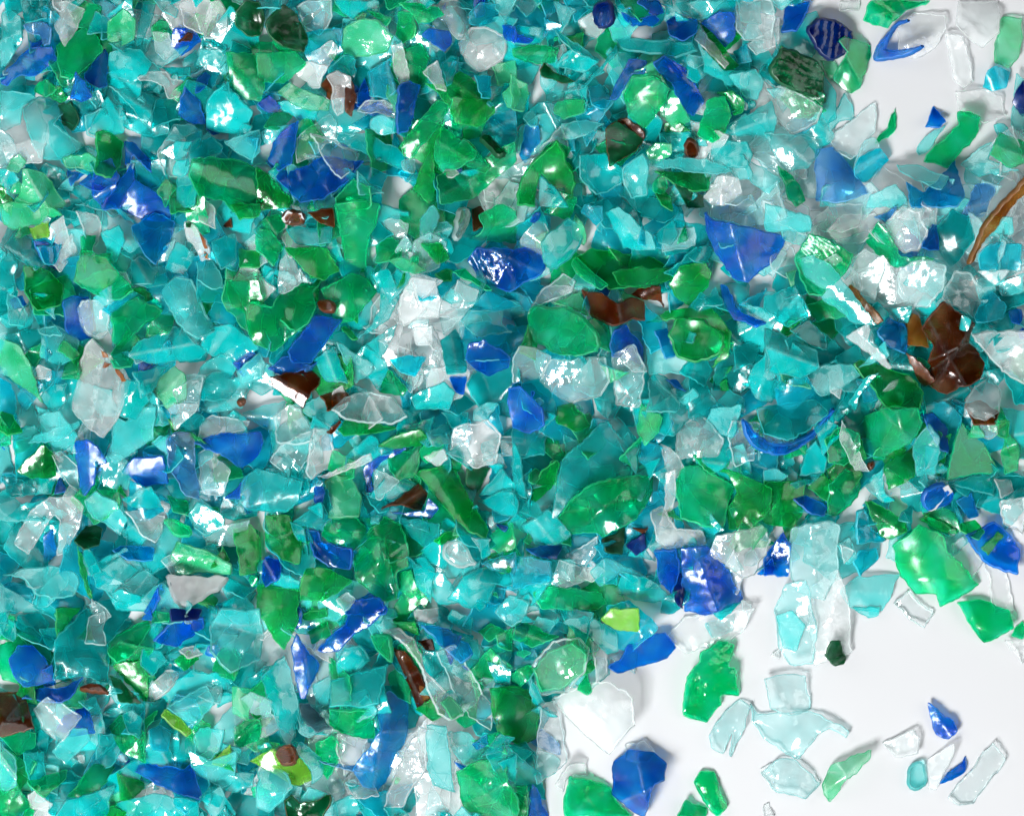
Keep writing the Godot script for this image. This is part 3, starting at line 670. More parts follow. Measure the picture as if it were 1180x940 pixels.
	["c", "b40", "tiny frosted clear flake below the torn dark blue flake", [204, 749, 222, 743, 235, 754, 217, 759]],
	["S", "b40", "smoky grey crescent below the blue bow-tie-shaped flake", [344, 810, 356, 810, 366, 820, 383, 839, 366, 843, 350, 833]],
	["g", "f90,t", "green square below the teal wedge in the lower middle", [379, 815, 428, 815, 433, 851, 418, 851, 379, 838]],
	["g", "k", "small chunky green flake beneath the long torn blue strip", [425, 729, 453, 731, 453, 766, 435, 751]],
	["g", "B60", "small curled green flake on top of the dark brown tapering flake", [446, 777, 458, 769, 474, 792, 474, 812, 453, 802]],
	["r", "f65,t", "dark brown tapering flake with an amber tip, lower middle", [452, 746, 469, 751, 486, 777, 497, 805, 481, 817, 476, 802, 461, 766]],
	["r", "p", "tiny brown flake beneath the teal-blue rolled tube", [481, 738, 499, 736, 501, 749, 492, 750]],
	["b", "p", "tiny cobalt blue sliver below right of the teal-blue rolled tube", [530, 766, 545, 775, 540, 768]],
	["c", "b-60,t", "frosted clear sliver beneath the twisted see-through blue sheet", [446, 912, 474, 851, 494, 840, 492, 884, 464, 930, 443, 930]],
	["b", "p", "tiny cobalt blue triangle below left of the dark green round bowl", [522, 876, 540, 884, 532, 889]],
	["t", "p", "small aqua flake beneath the dark green round bowl", [553, 869, 576, 843, 594, 848, 581, 863]],
	["g", "w", "crumpled green flake below left of the green square", [363, 856, 384, 846, 392, 856, 389, 879, 377, 899, 364, 874]],
	["t", "D", "small cupped aqua flake right of the olive green flake", [382, 925, 405, 914, 420, 930, 407, 943, 382, 943]],
	["a", "b60", "small pale aqua flake above the smoky grey crescent", [359, 789, 382, 777, 379, 812, 364, 817]],
	["g", "f-30", "small folded green flake beneath the narrow blue bow-tie-shaped flake", [354, 728, 377, 715, 382, 733, 359, 743]],
	["g", "d", "small green flake above left of the round clear cup", [571, 731, 591, 723, 591, 751, 573, 746]],
	["t", "b10", "small aqua flake above the dark green round bowl", [561, 761, 589, 771, 589, 789, 571, 789]],
	["t", "b40", "small aqua flake above the teal-blue rolled tube", [520, 700, 545, 713, 543, 733, 515, 713]],
	["G", "b80,t", "dark green pointed flake hanging down, lower left of the middle", [295, 667, 344, 680, 344, 715, 328, 749, 315, 736, 295, 705]],
	["T", "p", "small deep teal flake below the large cobalt blue folded flake", [812, 718, 848, 708, 845, 728, 820, 736]],
	["g", "w,r-25,t", "green crumpled ridged piece on the white table, lower right", [806, 751, 829, 738, 847, 742, 845, 756, 839, 769, 848, 769, 853, 802, 830, 802, 833, 812, 815, 834, 787, 825, 788, 797, 792, 779, 807, 761]],
	["g", "p", "tiny green flake on top of the large clear shell-shaped flake", [664, 794, 677, 771, 682, 797, 677, 801]],
	["t", "b30", "aqua flake below left of the yellow-green scrap", [646, 715, 674, 708, 710, 726, 713, 751, 700, 754, 677, 731]],
	["l", "w", "yellow-green scrap at the lower edge of the heap", [691, 713, 705, 700, 736, 700, 736, 728, 710, 726]],
	["C", "b70", "large clear sliver below right of the dark green round bowl", [623, 810, 639, 807, 651, 848, 654, 879, 641, 889, 623, 902, 616, 891]],
	["g", "w,t", "crumpled green piece at the bottom edge left of the crumpled blue one", [649, 922, 656, 894, 679, 898, 705, 907, 710, 922, 730, 943, 651, 943]],
	["b", "f80", "small folded cobalt blue flake left of the crumpled green piece", [609, 943, 613, 902, 621, 912, 633, 943]],
	["g", "f20", "folded green flake above the dark green round bowl", [595, 715, 646, 733, 613, 746, 590, 736]],
	["i", "b-40,t", "rounded clear flake on top of a clear sheet, lower right", [881, 782, 900, 777, 929, 779, 936, 817, 913, 826, 888, 817, 885, 802]],
	["m", "f-40,w", "pale green torn flake on the white table, bottom right", [948, 904, 959, 881, 1005, 863, 1003, 876, 972, 902, 969, 912, 957, 926, 950, 917]],
	["a", "k", "pale cyan blocky chip on the white table, bottom right", [1045, 894, 1049, 881, 1064, 875, 1071, 904, 1059, 913, 1046, 909]],
	["b", "f-30", "small blue arrow-like chip next to the clear rolled tube", [1084, 904, 1092, 891, 1110, 879, 1114, 871, 1114, 891, 1100, 899]],
	["t", "b20", "tiny aqua flake left of the small clear roll", [982, 700, 1015, 700, 1013, 710, 1003, 713]],
	["i", "f85,t", "tall pale aqua folded sheet at the lower right edge of the heap", [912, 608, 954, 599, 968, 605, 966, 660, 950, 692, 918, 682, 908, 640]],
	["i", "w,b80,t", "pale aqua crumpled flake at the foot of the tall pale sheet", [893, 700, 905, 672, 930, 668, 942, 720, 938, 765, 910, 767, 897, 745]],
	["g", "B20,t", "bright green curved flake on the white near the right edge", [1103, 694, 1130, 690, 1165, 703, 1170, 725, 1135, 742, 1118, 720]],
	["b", "B-35", "glossy cobalt blue curled tube near the top left corner", [1, 84, 38, 52, 61, 55, 67, 69, 57, 77, 41, 89, 24, 87, 13, 94, 9, 101, 0, 97]],
	["c", "d", "smooth frosted white oval flake at the top edge beside a dark ridged green cap", [241, 3, 253, 0, 263, 15, 263, 38, 251, 47, 237, 45, 232, 33]],
	["K", "D,r90", "round blackish green cap piece with vertical ridges at the top edge", [271, 15, 283, 1, 300, 3, 306, 23, 300, 43, 286, 43, 271, 31]],
	["b", "p", "small cobalt blue flake below right of the glossy cobalt blue curled tube", [89, 83, 109, 112, 96, 119, 81, 114]],
	["a", "D,t", "large cupped pale aqua flake below right of the glossy cobalt blue curled tube", [26, 125, 43, 110, 66, 115, 74, 128, 63, 143, 84, 158, 98, 167, 66, 186, 46, 184, 33, 153]],
	["g", "B20,t", "large glossy green cup flake with a bright glint in the upper left of the heap", [222, 184, 245, 181, 276, 184, 300, 197, 306, 214, 300, 240, 268, 246, 258, 232, 230, 227, 218, 204]],
	["r", "f70", "brown flake with an amber edge under the white T-shaped scrap", [366, 100, 379, 84, 407, 94, 411, 112, 405, 135, 397, 130, 397, 112, 379, 115]],
	["C", "B0", "small curled clear flake below the cyan piece", [410, 128, 420, 116, 443, 115, 457, 123, 456, 138, 433, 130, 418, 131]],
	["a", "d,t", "small pale aqua flake below the cyan piece", [426, 137, 441, 131, 457, 140, 456, 154, 438, 156, 426, 148]],
	["c", "p", "small frosted clear flake above the green rolled tube", [486, 84, 504, 70, 512, 94, 515, 107, 504, 105]],
	["g", "B-50", "green rolled tube slanting down to the left in the top middle", [515, 117, 518, 123, 502, 151, 474, 184, 464, 179, 461, 166, 489, 133, 504, 115]],
	["K", "k", "small chunky blackish green sliver above left of the dark green crescent-shaped bowl wall", [550, 161, 561, 153, 586, 179, 573, 185]],
	["C", "f-40", "folded clear flake beneath the clear folded triangle", [342, 158, 379, 130, 388, 140, 386, 158, 364, 179, 341, 189]],
	["a", "w", "crumpled pale aqua flake above right of the long aqua strip", [778, 3, 807, 0, 835, 0, 817, 20, 802, 23, 787, 15]],
	["C", "b-20,t", "clear flake left of the cobalt blue square", [848, 0, 890, 0, 894, 23, 890, 46, 858, 47, 847, 33]],
	["t", "b10,t", "long aqua strip with a pale rim near the top edge", [706, 46, 723, 42, 799, 51, 804, 61, 779, 69, 743, 63, 720, 59]],
	["r", "b40", "tiny brown sliver beneath the dark olive shield-shaped flake", [710, 138, 723, 135, 743, 151, 743, 161, 732, 153]],
	["G", "B45", "small curled dark green flake right of the blue ribbed curved handle piece", [825, 106, 845, 105, 859, 117, 856, 130, 845, 134, 843, 120]],
	["a", "b5", "pale aqua sliver below the small dark brown nugget", [743, 184, 784, 181, 833, 189, 845, 197, 825, 202, 743, 191]],
	["G", "D,t", "dark green crescent-shaped bowl wall in the upper middle of the heap", [595, 225, 605, 197, 641, 162, 650, 174, 664, 212, 659, 230, 646, 227, 623, 199, 618, 217, 617, 240, 596, 237]],
	["a", "D", "cupped pale aqua flake below the dark olive shield-shaped flake", [716, 194, 741, 177, 748, 194, 746, 225, 728, 230, 718, 212]],
	["T", "B-45", "small curled deep teal sliver right of the dark green sliver", [646, 107, 674, 97, 702, 64, 710, 51, 713, 61, 692, 84, 674, 102]],
	["y", "r80", "small ridged cyan flake left of the dark green threaded bottle neck chunk", [845, 59, 861, 49, 868, 71, 850, 74]],
	["K", "k,r15", "dark green threaded bottle neck chunk below the navy cap chunk", [883, 82, 900, 54, 941, 68, 951, 84, 949, 102, 954, 120, 931, 110, 895, 97]],
	["m", "w", "tiny crumpled pale green flake left of the folded bright green flake", [945, 68, 964, 70, 967, 82, 957, 91]],
	["y", "B70", "small curled cyan flake below the light green rounded tab", [1138, 82, 1148, 75, 1166, 82, 1161, 100, 1146, 105, 1133, 100]],
	["g", "B-45,t", "glossy green rolled tube near the top right, slanting down to the left", [1103, 128, 1117, 128, 1131, 135, 1128, 153, 1094, 194, 1064, 186, 1071, 174, 1105, 143]],
	["y", "B-30", "curled cyan flake below left of the thin pale green shard", [983, 197, 990, 181, 1015, 169, 1026, 184, 1010, 202, 995, 211, 985, 204]],
	["g", "f20", "folded green flake right of the glossy green rolled tube", [1138, 179, 1151, 153, 1180, 163, 1186, 176, 1180, 189, 1163, 195]],
	["p", "B70", "large curled pale blue flake below left of the thin pale green shard", [940, 171, 962, 169, 977, 186, 1003, 222, 964, 235, 940, 232]],
	["a", "b25", "pale aqua sliver below left of the glossy green rolled tube", [1033, 189, 1059, 190, 1094, 204, 1084, 221, 1056, 209, 1038, 199]],
	["C", "D,t", "cupped clear flake below the dark green threaded bottle neck chunk", [885, 110, 898, 98, 918, 107, 949, 125, 941, 143, 913, 156, 895, 138]],
	["y", "r90,t", "small ridged cyan flake below the small lime yellow scrap", [41, 284, 71, 281, 64, 306, 51, 304]],
	["g", "b20,t", "green trapezoid flake with a bright lower edge, left part of the heap", [84, 324, 94, 286, 123, 296, 156, 335, 140, 347, 110, 340]],
	["a", "p", "small pale aqua flake below the crusted grey-white strip", [225, 301, 245, 301, 255, 317, 258, 332, 245, 335, 227, 322]],
	["b", "d,t", "dark blue rough-edged disc under the round clear cap", [71, 347, 84, 340, 102, 342, 107, 388, 89, 393, 74, 381]],
	["a", "D,t", "small cupped pale aqua flake left of the large dark brown flake", [272, 429, 300, 404, 306, 421, 300, 437, 278, 444]],
	["r", "k", "tiny chunky brown flake above the glossy blue curled flake", [271, 460, 283, 457, 283, 467, 274, 469]],
	["r", "w", "small crumpled brown flake right of the brown nugget", [354, 245, 384, 240, 386, 263, 369, 258]],
	["g", "B85,t", "tall green flake curled at its top, in the middle of the upper heap", [386, 235, 410, 231, 438, 235, 435, 258, 425, 273, 423, 314, 397, 314, 391, 266]],
	["b", "b-40,t", "cobalt blue flake just below the big V-shaped green flake", [363, 363, 395, 368, 384, 383, 359, 419, 336, 419, 331, 404]],
	["t", "f70", "folded aqua flake above right of the large dark brown flake", [360, 414, 384, 398, 402, 442, 374, 439]],
	["a", "b50", "pale aqua flake above left of the small upright green triangle", [387, 393, 430, 419, 430, 429, 410, 442, 397, 419]],
	["g", "f60", "small upright green triangle below the white translucent patch", [448, 424, 471, 449, 464, 457, 435, 452]],
	["a", "b70", "small pale aqua flake above right of the bright green leaf-shaped flake", [484, 253, 499, 235, 507, 250, 497, 278, 484, 276]],
	["C", "d", "small clear flake right of the tall green flake curled", [437, 255, 453, 250, 471, 258, 469, 273, 453, 276]],
	["C", "f-70", "small folded clear flake below left of the bright green stick-like sliver", [520, 355, 527, 322, 553, 335, 544, 355]],
	["a", "w", "crumpled pale aqua flake below the bright green stick-like sliver", [530, 370, 540, 358, 580, 355, 578, 373, 591, 383, 550, 391]],
	["b", "b-20,t", "cobalt blue flake below the bright green stick-like sliver", [536, 414, 540, 396, 558, 391, 589, 411, 586, 424, 563, 434, 545, 424]],
	["t", "b-20", "aqua flake right of the small upright green triangle", [471, 457, 512, 439, 525, 452, 517, 472, 479, 472]],
	["t", "d,t", "aqua flake above left of the large dark green curved flake", [623, 278, 654, 250, 674, 261, 669, 284, 641, 312, 626, 306]],
	["g", "B45", "small curled green sliver on top of the large dark green curved flake", [658, 304, 664, 296, 687, 317, 702, 329, 692, 335, 667, 319]],
	["m", "p", "small pale green flake beneath the glossy dark green boxy flake", [636, 350, 669, 336, 679, 365, 654, 355]],
	["C", "B-40", "curled clear sliver above the glossy dark green boxy flake", [608, 363, 621, 337, 649, 314, 664, 324, 659, 337, 623, 352]],
	["b", "B80,t", "blue arched flake just below the brown butterfly piece", [702, 398, 707, 381, 720, 373, 741, 398, 743, 426, 728, 414, 705, 411]],
	["C", "w", "crumpled clear flake below left of the glossy dark green boxy flake", [590, 414, 598, 398, 618, 401, 636, 411, 621, 439, 590, 442]],
	["q", "b70", "small azure flake left of the round olive green cup bottom", [753, 381, 769, 378, 779, 411, 766, 414]],
	["b", "B50", "small curled cobalt blue sliver below right of the dark green leaf-shaped flake", [830, 327, 838, 329, 848, 355, 884, 373, 871, 378, 845, 368, 833, 350]],
	["a", "b55", "pale aqua flake below right of the blue arched flake", [746, 439, 753, 429, 784, 465, 779, 475, 743, 475, 748, 460]],
	["a", "B-40", "tiny curled pale aqua flake below the round olive green cup bottom", [781, 460, 799, 447, 807, 455, 789, 467]],
	["a", "b5", "pale aqua flake beneath the big blue folded flake", [880, 235, 934, 250, 935, 268, 885, 268, 880, 266]],
	["T", "d,t", "deep teal domed flake left of the brown stick", [1074, 268, 1097, 240, 1117, 250, 1123, 276, 1097, 309, 1084, 294]],
	["g", "w,r45,t", "crinkled glossy green threaded piece in the right of the heap", [914, 299, 932, 269, 954, 276, 983, 294, 977, 309, 962, 327, 946, 342, 931, 340, 921, 319]],
	["c", "b20", "small frosted clear triangle above right of the smoky clear half-pipe flake", [1125, 312, 1163, 312, 1146, 329]],
	["r", "b40", "small brown sliver on top of the large crumpled dark brown piece", [1043, 406, 1054, 411, 1079, 439, 1064, 447]],
	["G", "d,t", "large rounded green flake below the azure disc", [982, 419, 992, 414, 1023, 424, 1049, 432, 1064, 452, 1059, 472, 1018, 470, 1008, 452]],
	["t", "f20", "large folded aqua flake below the crinkled glossy green threaded piece", [880, 378, 898, 383, 941, 404, 944, 424, 921, 437, 885, 429]],
	["a", "b-20", "pale aqua flake left of the large rounded green flake", [926, 434, 946, 421, 982, 419, 992, 432, 967, 449, 944, 457]],
	["b", "d", "tiny cobalt blue flake above the large frosted clear flake", [1163, 358, 1179, 355, 1179, 375, 1166, 373]],
	["t", "B-55", "small curled aqua sliver on top of the large rounded green flake", [977, 465, 997, 434, 1013, 429, 992, 455, 987, 475]],
	["b", "f90,t", "blue bent flake near the left edge in the middle height", [86, 508, 102, 506, 115, 514, 125, 534, 112, 536, 110, 557, 98, 572, 92, 565, 89, 536]],
	["b", "b-10,t", "blue rectangle right of the blue bent flake", [139, 544, 153, 526, 189, 524, 194, 557, 163, 561]],
	["C", "b10", "clear sliver above left of the glossy blue curled flake", [230, 485, 243, 478, 289, 485, 283, 496, 227, 508]],
	["C", "f110", "small folded clear flake above right of the blue rectangle", [191, 465, 230, 465, 227, 475, 202, 496]],
	["a", "w", "crumpled pale aqua flake below the blue bent flake", [97, 577, 110, 565, 133, 577, 148, 598, 138, 618, 120, 603, 107, 598]],
	["c", "w", "crumpled frosted clear flake left of the small green bean-shaped flake", [143, 588, 163, 588, 190, 595, 186, 616, 179, 626, 163, 618]],
	["g", "w", "small crumpled green flake above the small green bean-shaped flake", [191, 570, 217, 577, 218, 595, 199, 590]],
	["q", "d", "small azure flake on top of the broad teal rounded slab", [278, 567, 300, 552, 304, 567, 300, 585, 283, 593]],
	["t", "w", "small crumpled aqua flake above right of the clear bean-shaped flake", [94, 636, 102, 628, 112, 644, 120, 659, 102, 664]],
	["a", "f-50", "small folded pale aqua flake left of the opaque white wedge", [138, 674, 166, 656, 184, 667, 169, 687, 153, 685]],
	["C", "f-40", "folded clear flake above right of the broad teal rounded slab", [321, 514, 359, 496, 364, 516, 341, 552, 310, 531]],
	["c", "b-70,t", "frosted clear flake above left of the pale green squared flake", [351, 544, 361, 493, 384, 493, 384, 536, 359, 553]],
	["g", "f-50", "folded green flake on top of the thin blue curved rim", [446, 526, 484, 512, 486, 516, 479, 549, 458, 554, 448, 542]],
	["C", "p", "small clear flake on top of the thin blue curved rim", [430, 539, 461, 554, 438, 577, 433, 575]],
	["c", "b20", "small frosted clear flake left of the crumpled bright white flake", [486, 526, 512, 516, 517, 529, 504, 539]],
	["g", "D", "cupped green flake beneath the crumpled blue flake", [370, 616, 377, 598, 407, 593, 423, 608, 423, 626, 410, 634, 377, 623]],
	["t", "w", "small crumpled aqua sliver left of the crumpled blue flake", [333, 600, 351, 608, 356, 641, 349, 634]],
	["g", "d", "small green flake below left of the white glassy knob-like chunk", [461, 659, 474, 656, 483, 682, 474, 690, 458, 679]],
	["C", "d", "tiny clear flake beneath the long torn blue strip", [387, 690, 400, 682, 412, 690, 397, 705]],
	["t", "b70", "aqua flake below left of the white glassy knob-like chunk", [474, 644, 489, 641, 502, 656, 497, 695, 479, 674]],
	["t", "D,t", "cupped aqua flake below right of the white glassy knob-like chunk", [535, 662, 561, 651, 578, 667, 563, 695, 540, 702, 515, 690]],
	["T", "b10,t", "broad teal rounded slab with a pale upper rim, left of the pale green squared flake", [295, 539, 351, 554, 346, 575, 331, 590, 310, 590, 285, 588, 272, 575, 280, 549]],
	["G", "b-60", "green leaf-shaped flake left of the teal blade", [610, 575, 623, 542, 641, 529, 646, 534, 636, 562, 616, 580]],
	["C", "D,t", "cupped clear flake above the smooth green kidney-shaped flake", [778, 521, 781, 491, 807, 475, 835, 506, 827, 526, 784, 529]],
	["G", "b60,t", "dark green lobe joining the right side of the smooth green kidney shape", [820, 539, 845, 542, 889, 562, 887, 588, 868, 608, 840, 611, 838, 588, 849, 567, 840, 547]],
	["C", "f-50", "small folded clear flake below left of the large glossy green crumpled flake", [649, 641, 690, 616, 687, 639, 674, 654]],
	["C", "D", "cupped clear flake above left of the yellow-green scrap", [635, 669, 644, 644, 674, 654, 679, 669, 649, 679]],
	["t", "f50,t", "folded aqua flake left of the large glossy green crumpled flake", [600, 605, 631, 585, 659, 616, 646, 628, 616, 628]],
	["g", "w", "crumpled green sliver left of the yellow-green scrap", [613, 682, 633, 674, 692, 682, 700, 695, 687, 704, 623, 702]],
	["b", "b70", "small cobalt blue sliver above left of the large flat green triangle", [1060, 478, 1074, 475, 1092, 493, 1092, 522, 1082, 519]],
	["g", "p,t", "large flat green triangle at the right of the heap", [1106, 485, 1135, 511, 1153, 544, 1123, 547, 1089, 554, 1097, 516]],
	["g", "D,t", "cupped green flake right of the small dark blue six-sided chip", [954, 559, 974, 539, 992, 549, 990, 572, 964, 595, 954, 598]],
	["G", "b30", "small dark green sliver below the chunky blue piece", [1059, 598, 1069, 593, 1102, 611, 1105, 616, 1084, 611]],
	["y", "t", "bright cyan chip below the cyan ribbed square", [982, 646, 990, 634, 1010, 631, 1015, 644, 992, 665]],
	["c", "w", "small crumpled frosted clear flake below right of the large flat green triangle", [1146, 552, 1166, 552, 1169, 567, 1153, 575]],
	["C", "n", "small thin clear sliver below left of the crinkled green flake", [969, 483, 995, 531, 1003, 544, 985, 542, 967, 508]],
	["r", "k", "tiny chunky brown triangle below left of the crinkled green flake", [997, 536, 1010, 529, 1005, 545]],
	["b", "d,t", "rounded bright blue flake near the left edge, lower left", [10, 759, 20, 743, 38, 743, 54, 761, 65, 784, 28, 792, 15, 777]],
	["a", "b-40", "pale aqua flake beneath the clear diamond", [59, 866, 84, 838, 102, 838, 105, 851, 74, 881]],
	["r", "b10,k", "small chunky brown sliver below the dark teal see-through flake", [89, 794, 100, 787, 120, 788, 130, 800, 100, 798]],
	["b", "w,t", "torn dark blue flake below the white wedge", [176, 738, 199, 715, 235, 710, 235, 723, 204, 746]],
	["a", "w,t", "large frosted aqua flake with white scratches, lower left half", [241, 720, 255, 700, 300, 700, 304, 731, 300, 761, 266, 775, 243, 751]],
	["c", "D,t", "small cupped frosted clear flake above the lime green bar", [169, 794, 191, 771, 207, 774, 199, 792, 174, 812]],
	["a", "f-20", "folded pale aqua flake above right of the lime green bar", [191, 815, 237, 789, 248, 807, 227, 838]],
	["a", "b-20", "pale aqua flake right of the long flat blue piece", [217, 863, 243, 876, 274, 863, 271, 899, 255, 909, 222, 889]],
	["g", "B-20", "small curled green flake below the clear diamond", [31, 899, 77, 886, 77, 897, 51, 920, 33, 904]],
	["t", "d", "small aqua flake left of the lime green bar", [140, 823, 153, 817, 166, 828, 163, 851, 148, 843]],
	["y", "D", "small cupped cyan flake below left of the lime green bar", [171, 840, 184, 835, 197, 843, 194, 866, 176, 863]],
	["T", "b30", "small deep teal sliver above the rounded bright blue flake", [15, 713, 64, 738, 61, 749, 18, 731]],
	["b", "f80,t", "narrow blue bow-tie-shaped flake below the long torn blue strip", [335, 746, 342, 728, 356, 751, 369, 764, 364, 779, 351, 806, 345, 805]],
	["t", "D,w,t", "cupped aqua flake below the long torn blue strip", [387, 764, 397, 746, 415, 742, 428, 761, 407, 779, 389, 784]],
	["T", "b-10,t", "large deep teal flake above the green square", [381, 783, 397, 779, 448, 764, 438, 810, 420, 815, 379, 815]],
	["p", "n", "small thin pale blue sliver beneath the twisted see-through blue sheet", [366, 876, 387, 879, 418, 881, 438, 884, 433, 890, 407, 889, 387, 884]],
	["C", "b55,t", "large clear sliver right of the crumpled white sheet", [502, 749, 525, 741, 545, 777, 568, 812, 566, 843, 540, 825, 522, 797]],
	["c", "d", "small frosted clear flake above left of the teal-blue rolled tube", [476, 703, 507, 700, 511, 710, 499, 719, 479, 715]],
	["a", "b95,t", "pale aqua sliver right of the twisted see-through blue sheet", [492, 833, 515, 835, 517, 858, 525, 914, 499, 904, 492, 884]],
	["a", "w", "crumpled pale aqua flake below left of the dark green round bowl", [515, 843, 540, 843, 563, 869, 540, 886, 522, 866]],
	["g", "w,t", "large green crumpled flake at the bottom edge in the middle", [525, 889, 548, 876, 584, 866, 586, 899, 595, 912, 599, 930, 595, 943, 540, 943, 530, 920]],
	["t", "b40", "small aqua flake on top of the lime green disc", [338, 863, 346, 853, 374, 876, 372, 894, 359, 904, 359, 889]],
	["a", "D,t", "cupped pale aqua flake on top of the lime green disc", [295, 884, 310, 876, 331, 889, 338, 907, 310, 937, 295, 930]],
	["b", "B-25,t", "blue rolled flake on the white table at the edge of the heap", [699, 768, 715, 759, 723, 743, 766, 728, 780, 746, 769, 760, 748, 766, 713, 777]],
	["g", "D,t", "large cupped green flake beneath the round clear cup", [614, 771, 633, 749, 659, 738, 677, 751, 674, 774, 649, 794, 623, 797]],
	["G", "D,t", "dark green round bowl at the lower middle edge of the heap", [563, 792, 595, 789, 616, 801, 622, 825, 618, 851, 600, 861, 575, 846, 566, 815]],
	["b", "f80,w,t", "crumpled blue piece on the white table, bottom middle", [706, 879, 725, 863, 753, 866, 769, 879, 766, 899, 753, 904, 743, 943, 728, 935, 705, 917]],
	["g", "B65,t", "glossy green rolled tab at the bottom edge on white", [799, 902, 807, 889, 824, 889, 839, 930, 827, 943, 812, 925]],
	["a", "b80", "pale aqua flake on top of the pale aqua crumpled flake", [895, 710, 913, 703, 929, 720, 918, 751, 903, 746]],
	["b", "w,t", "pointed blue shard on the white table, bottom right", [1070, 809, 1100, 830, 1105, 843, 1094, 853, 1079, 848]],
	["o", "k", "brown wood-like stick at the right edge", [1180, 200, 1190, 215, 1165, 238, 1150, 262, 1132, 278, 1120, 305, 1111, 305, 1120, 283, 1130, 258, 1145, 240]],
	["T", "d", "large deep teal flake beneath the blue smile-shaped arc", [870, 470, 940, 460, 955, 475, 930, 498, 905, 508, 880, 500]],
	["c", "f90", "white kite-shaped folded flake near the top left corner", [57, 5, 77, 1, 98, 11, 89, 33, 75, 56, 64, 33]],
	["c", "w", "jagged white boomerang-shaped scrap in the top left quarter", [157, 91, 171, 83, 191, 82, 197, 91, 216, 92, 207, 112, 193, 115, 189, 101, 176, 94, 161, 94]],
	["t", "d,t", "frosted aqua squarish flake with a pale rim, right of a blue triangle", [258, 96, 271, 107, 292, 128, 281, 156, 255, 154, 237, 148, 237, 117]],
	["b", "B-60", "glossy blue rolled strip with a white streak, left of the large green cup flake", [153, 186, 156, 209, 139, 240, 120, 243, 116, 239, 125, 222]],
	["y", "r80,t", "cyan piece with upright ridges above a clear arc", [423, 82, 448, 69, 458, 107, 448, 115, 426, 112]],
	["b", "B110,t", "dark blue curled half-pipe in the upper heap", [314, 163, 323, 151, 344, 138, 341, 158, 336, 189, 321, 199, 308, 184]],
	["C", "f40,t", "clear folded triangle lying on a broad blue slab", [356, 153, 377, 158, 415, 176, 407, 197, 393, 208, 374, 186]],
	["B", "k,r100", "navy blue ribbed cap fragment at the top edge", [681, 10, 692, 1, 705, 1, 710, 26, 700, 34, 686, 33]],
	["b", "r50,B50,t", "blue ribbed curved handle piece right of the round green flake", [751, 74, 764, 65, 789, 79, 807, 107, 812, 120, 799, 134, 787, 128, 774, 97, 756, 82]],
	["K", "d,e", "dark olive shield-shaped flake with a brown edge", [697, 148, 710, 139, 733, 153, 743, 161, 733, 174, 702, 194, 699, 174]],
	["c", "f90,w", "folded frosted clear flake below right of the small dark brown nugget", [810, 227, 827, 202, 850, 204, 856, 222, 835, 237, 820, 237]],
	["K", "b20,e", "dark green sliver with a brown rim near the top middle", [622, 79, 627, 71, 641, 84, 664, 94, 649, 96, 623, 88]],
	["B", "k,r100", "navy blue ridged bottle cap chunk by the top edge on white", [927, 33, 944, 19, 967, 23, 986, 38, 977, 61, 957, 73, 941, 59]],
	["b", "k", "open blue plastic loop on the white table near the top edge", [1005, 68, 1013, 49, 1033, 24, 1050, 22, 1049, 25, 1036, 29, 1024, 49, 1022, 57, 1043, 57, 1065, 51, 1066, 55, 1046, 66, 1013, 71]],
	["m", "b95,t", "light green rounded tab near the top right corner", [1156, 18, 1179, 20, 1181, 43, 1176, 66, 1163, 79, 1147, 71, 1147, 49]],
	["g", "p", "small green sliver above right of the big blue folded flake", [895, 190, 913, 202, 929, 230, 918, 239, 908, 230]],
	["c", "w", "crusted grey-white strip with brown print right of the green trapezoid flake", [212, 254, 225, 259, 239, 276, 245, 299, 232, 301, 225, 286, 214, 273]],
	["g", "B-35,t", "green shell with a long white highlight right of the round clear cap", [128, 360, 158, 342, 189, 358, 163, 378, 138, 404, 129, 393]],
	["a", "B70,t", "pale frosted half-pipe flake in the left of the heap", [184, 335, 202, 318, 222, 322, 248, 381, 230, 391, 220, 388, 204, 373]],
	["r", "k,w", "brown nugget with a pale crust right of the large green cup flake", [323, 250, 331, 241, 350, 243, 354, 257, 341, 261, 328, 258]],
	["g", "v90,D,t", "big V-shaped green flake with a bright crease left of the middle", [287, 347, 314, 354, 318, 342, 350, 324, 378, 317, 361, 337, 365, 355, 356, 373, 314, 406, 292, 396, 282, 368]],
	["r", "w", "small crumpled brown flake on top of the smoky clear domed flake", [368, 457, 389, 449, 402, 452, 404, 462, 392, 467, 377, 475, 374, 462]],
	["C", "k", "small chunky clear sliver above the bright green stick-like sliver", [525, 240, 540, 238, 543, 250, 530, 278, 521, 278]],
	["g", "b25", "bright green leaf-shaped flake just above the white translucent sheet", [446, 299, 464, 296, 492, 312, 479, 317, 458, 309]],
	["g", "B40", "bright green stick-like sliver at the edge of the crumpled blue piece", [520, 314, 535, 309, 568, 335, 561, 337]],
	["T", "f80", "folded deep teal flake below right of the white translucent sheet", [507, 393, 525, 378, 535, 398, 538, 429, 515, 432]],
	["C", "D,t", "smoky clear domed flake between small brown pieces", [382, 472, 397, 457, 418, 451, 453, 457, 471, 480, 453, 490, 418, 488, 397, 483]],
	["G", "d,t", "dark green leaf-shaped flake right of the brown butterfly piece", [770, 327, 784, 306, 810, 300, 821, 314, 817, 329, 799, 355, 779, 342]],
	["b", "f75,t", "big blue folded flake with white glare in the right of the heap", [812, 243, 820, 253, 868, 263, 907, 273, 894, 299, 868, 319, 863, 327, 845, 322, 822, 289, 813, 263]],
	["r", "B-20", "small curled brown flake right of the brown butterfly-shaped flake", [725, 340, 743, 328, 761, 329, 766, 354, 759, 347, 743, 345]],
	["g", "b35,k", "glossy dark green boxy flake left of the brown butterfly piece", [608, 358, 616, 351, 656, 355, 672, 363, 692, 388, 692, 404, 667, 411, 641, 409, 609, 388]],
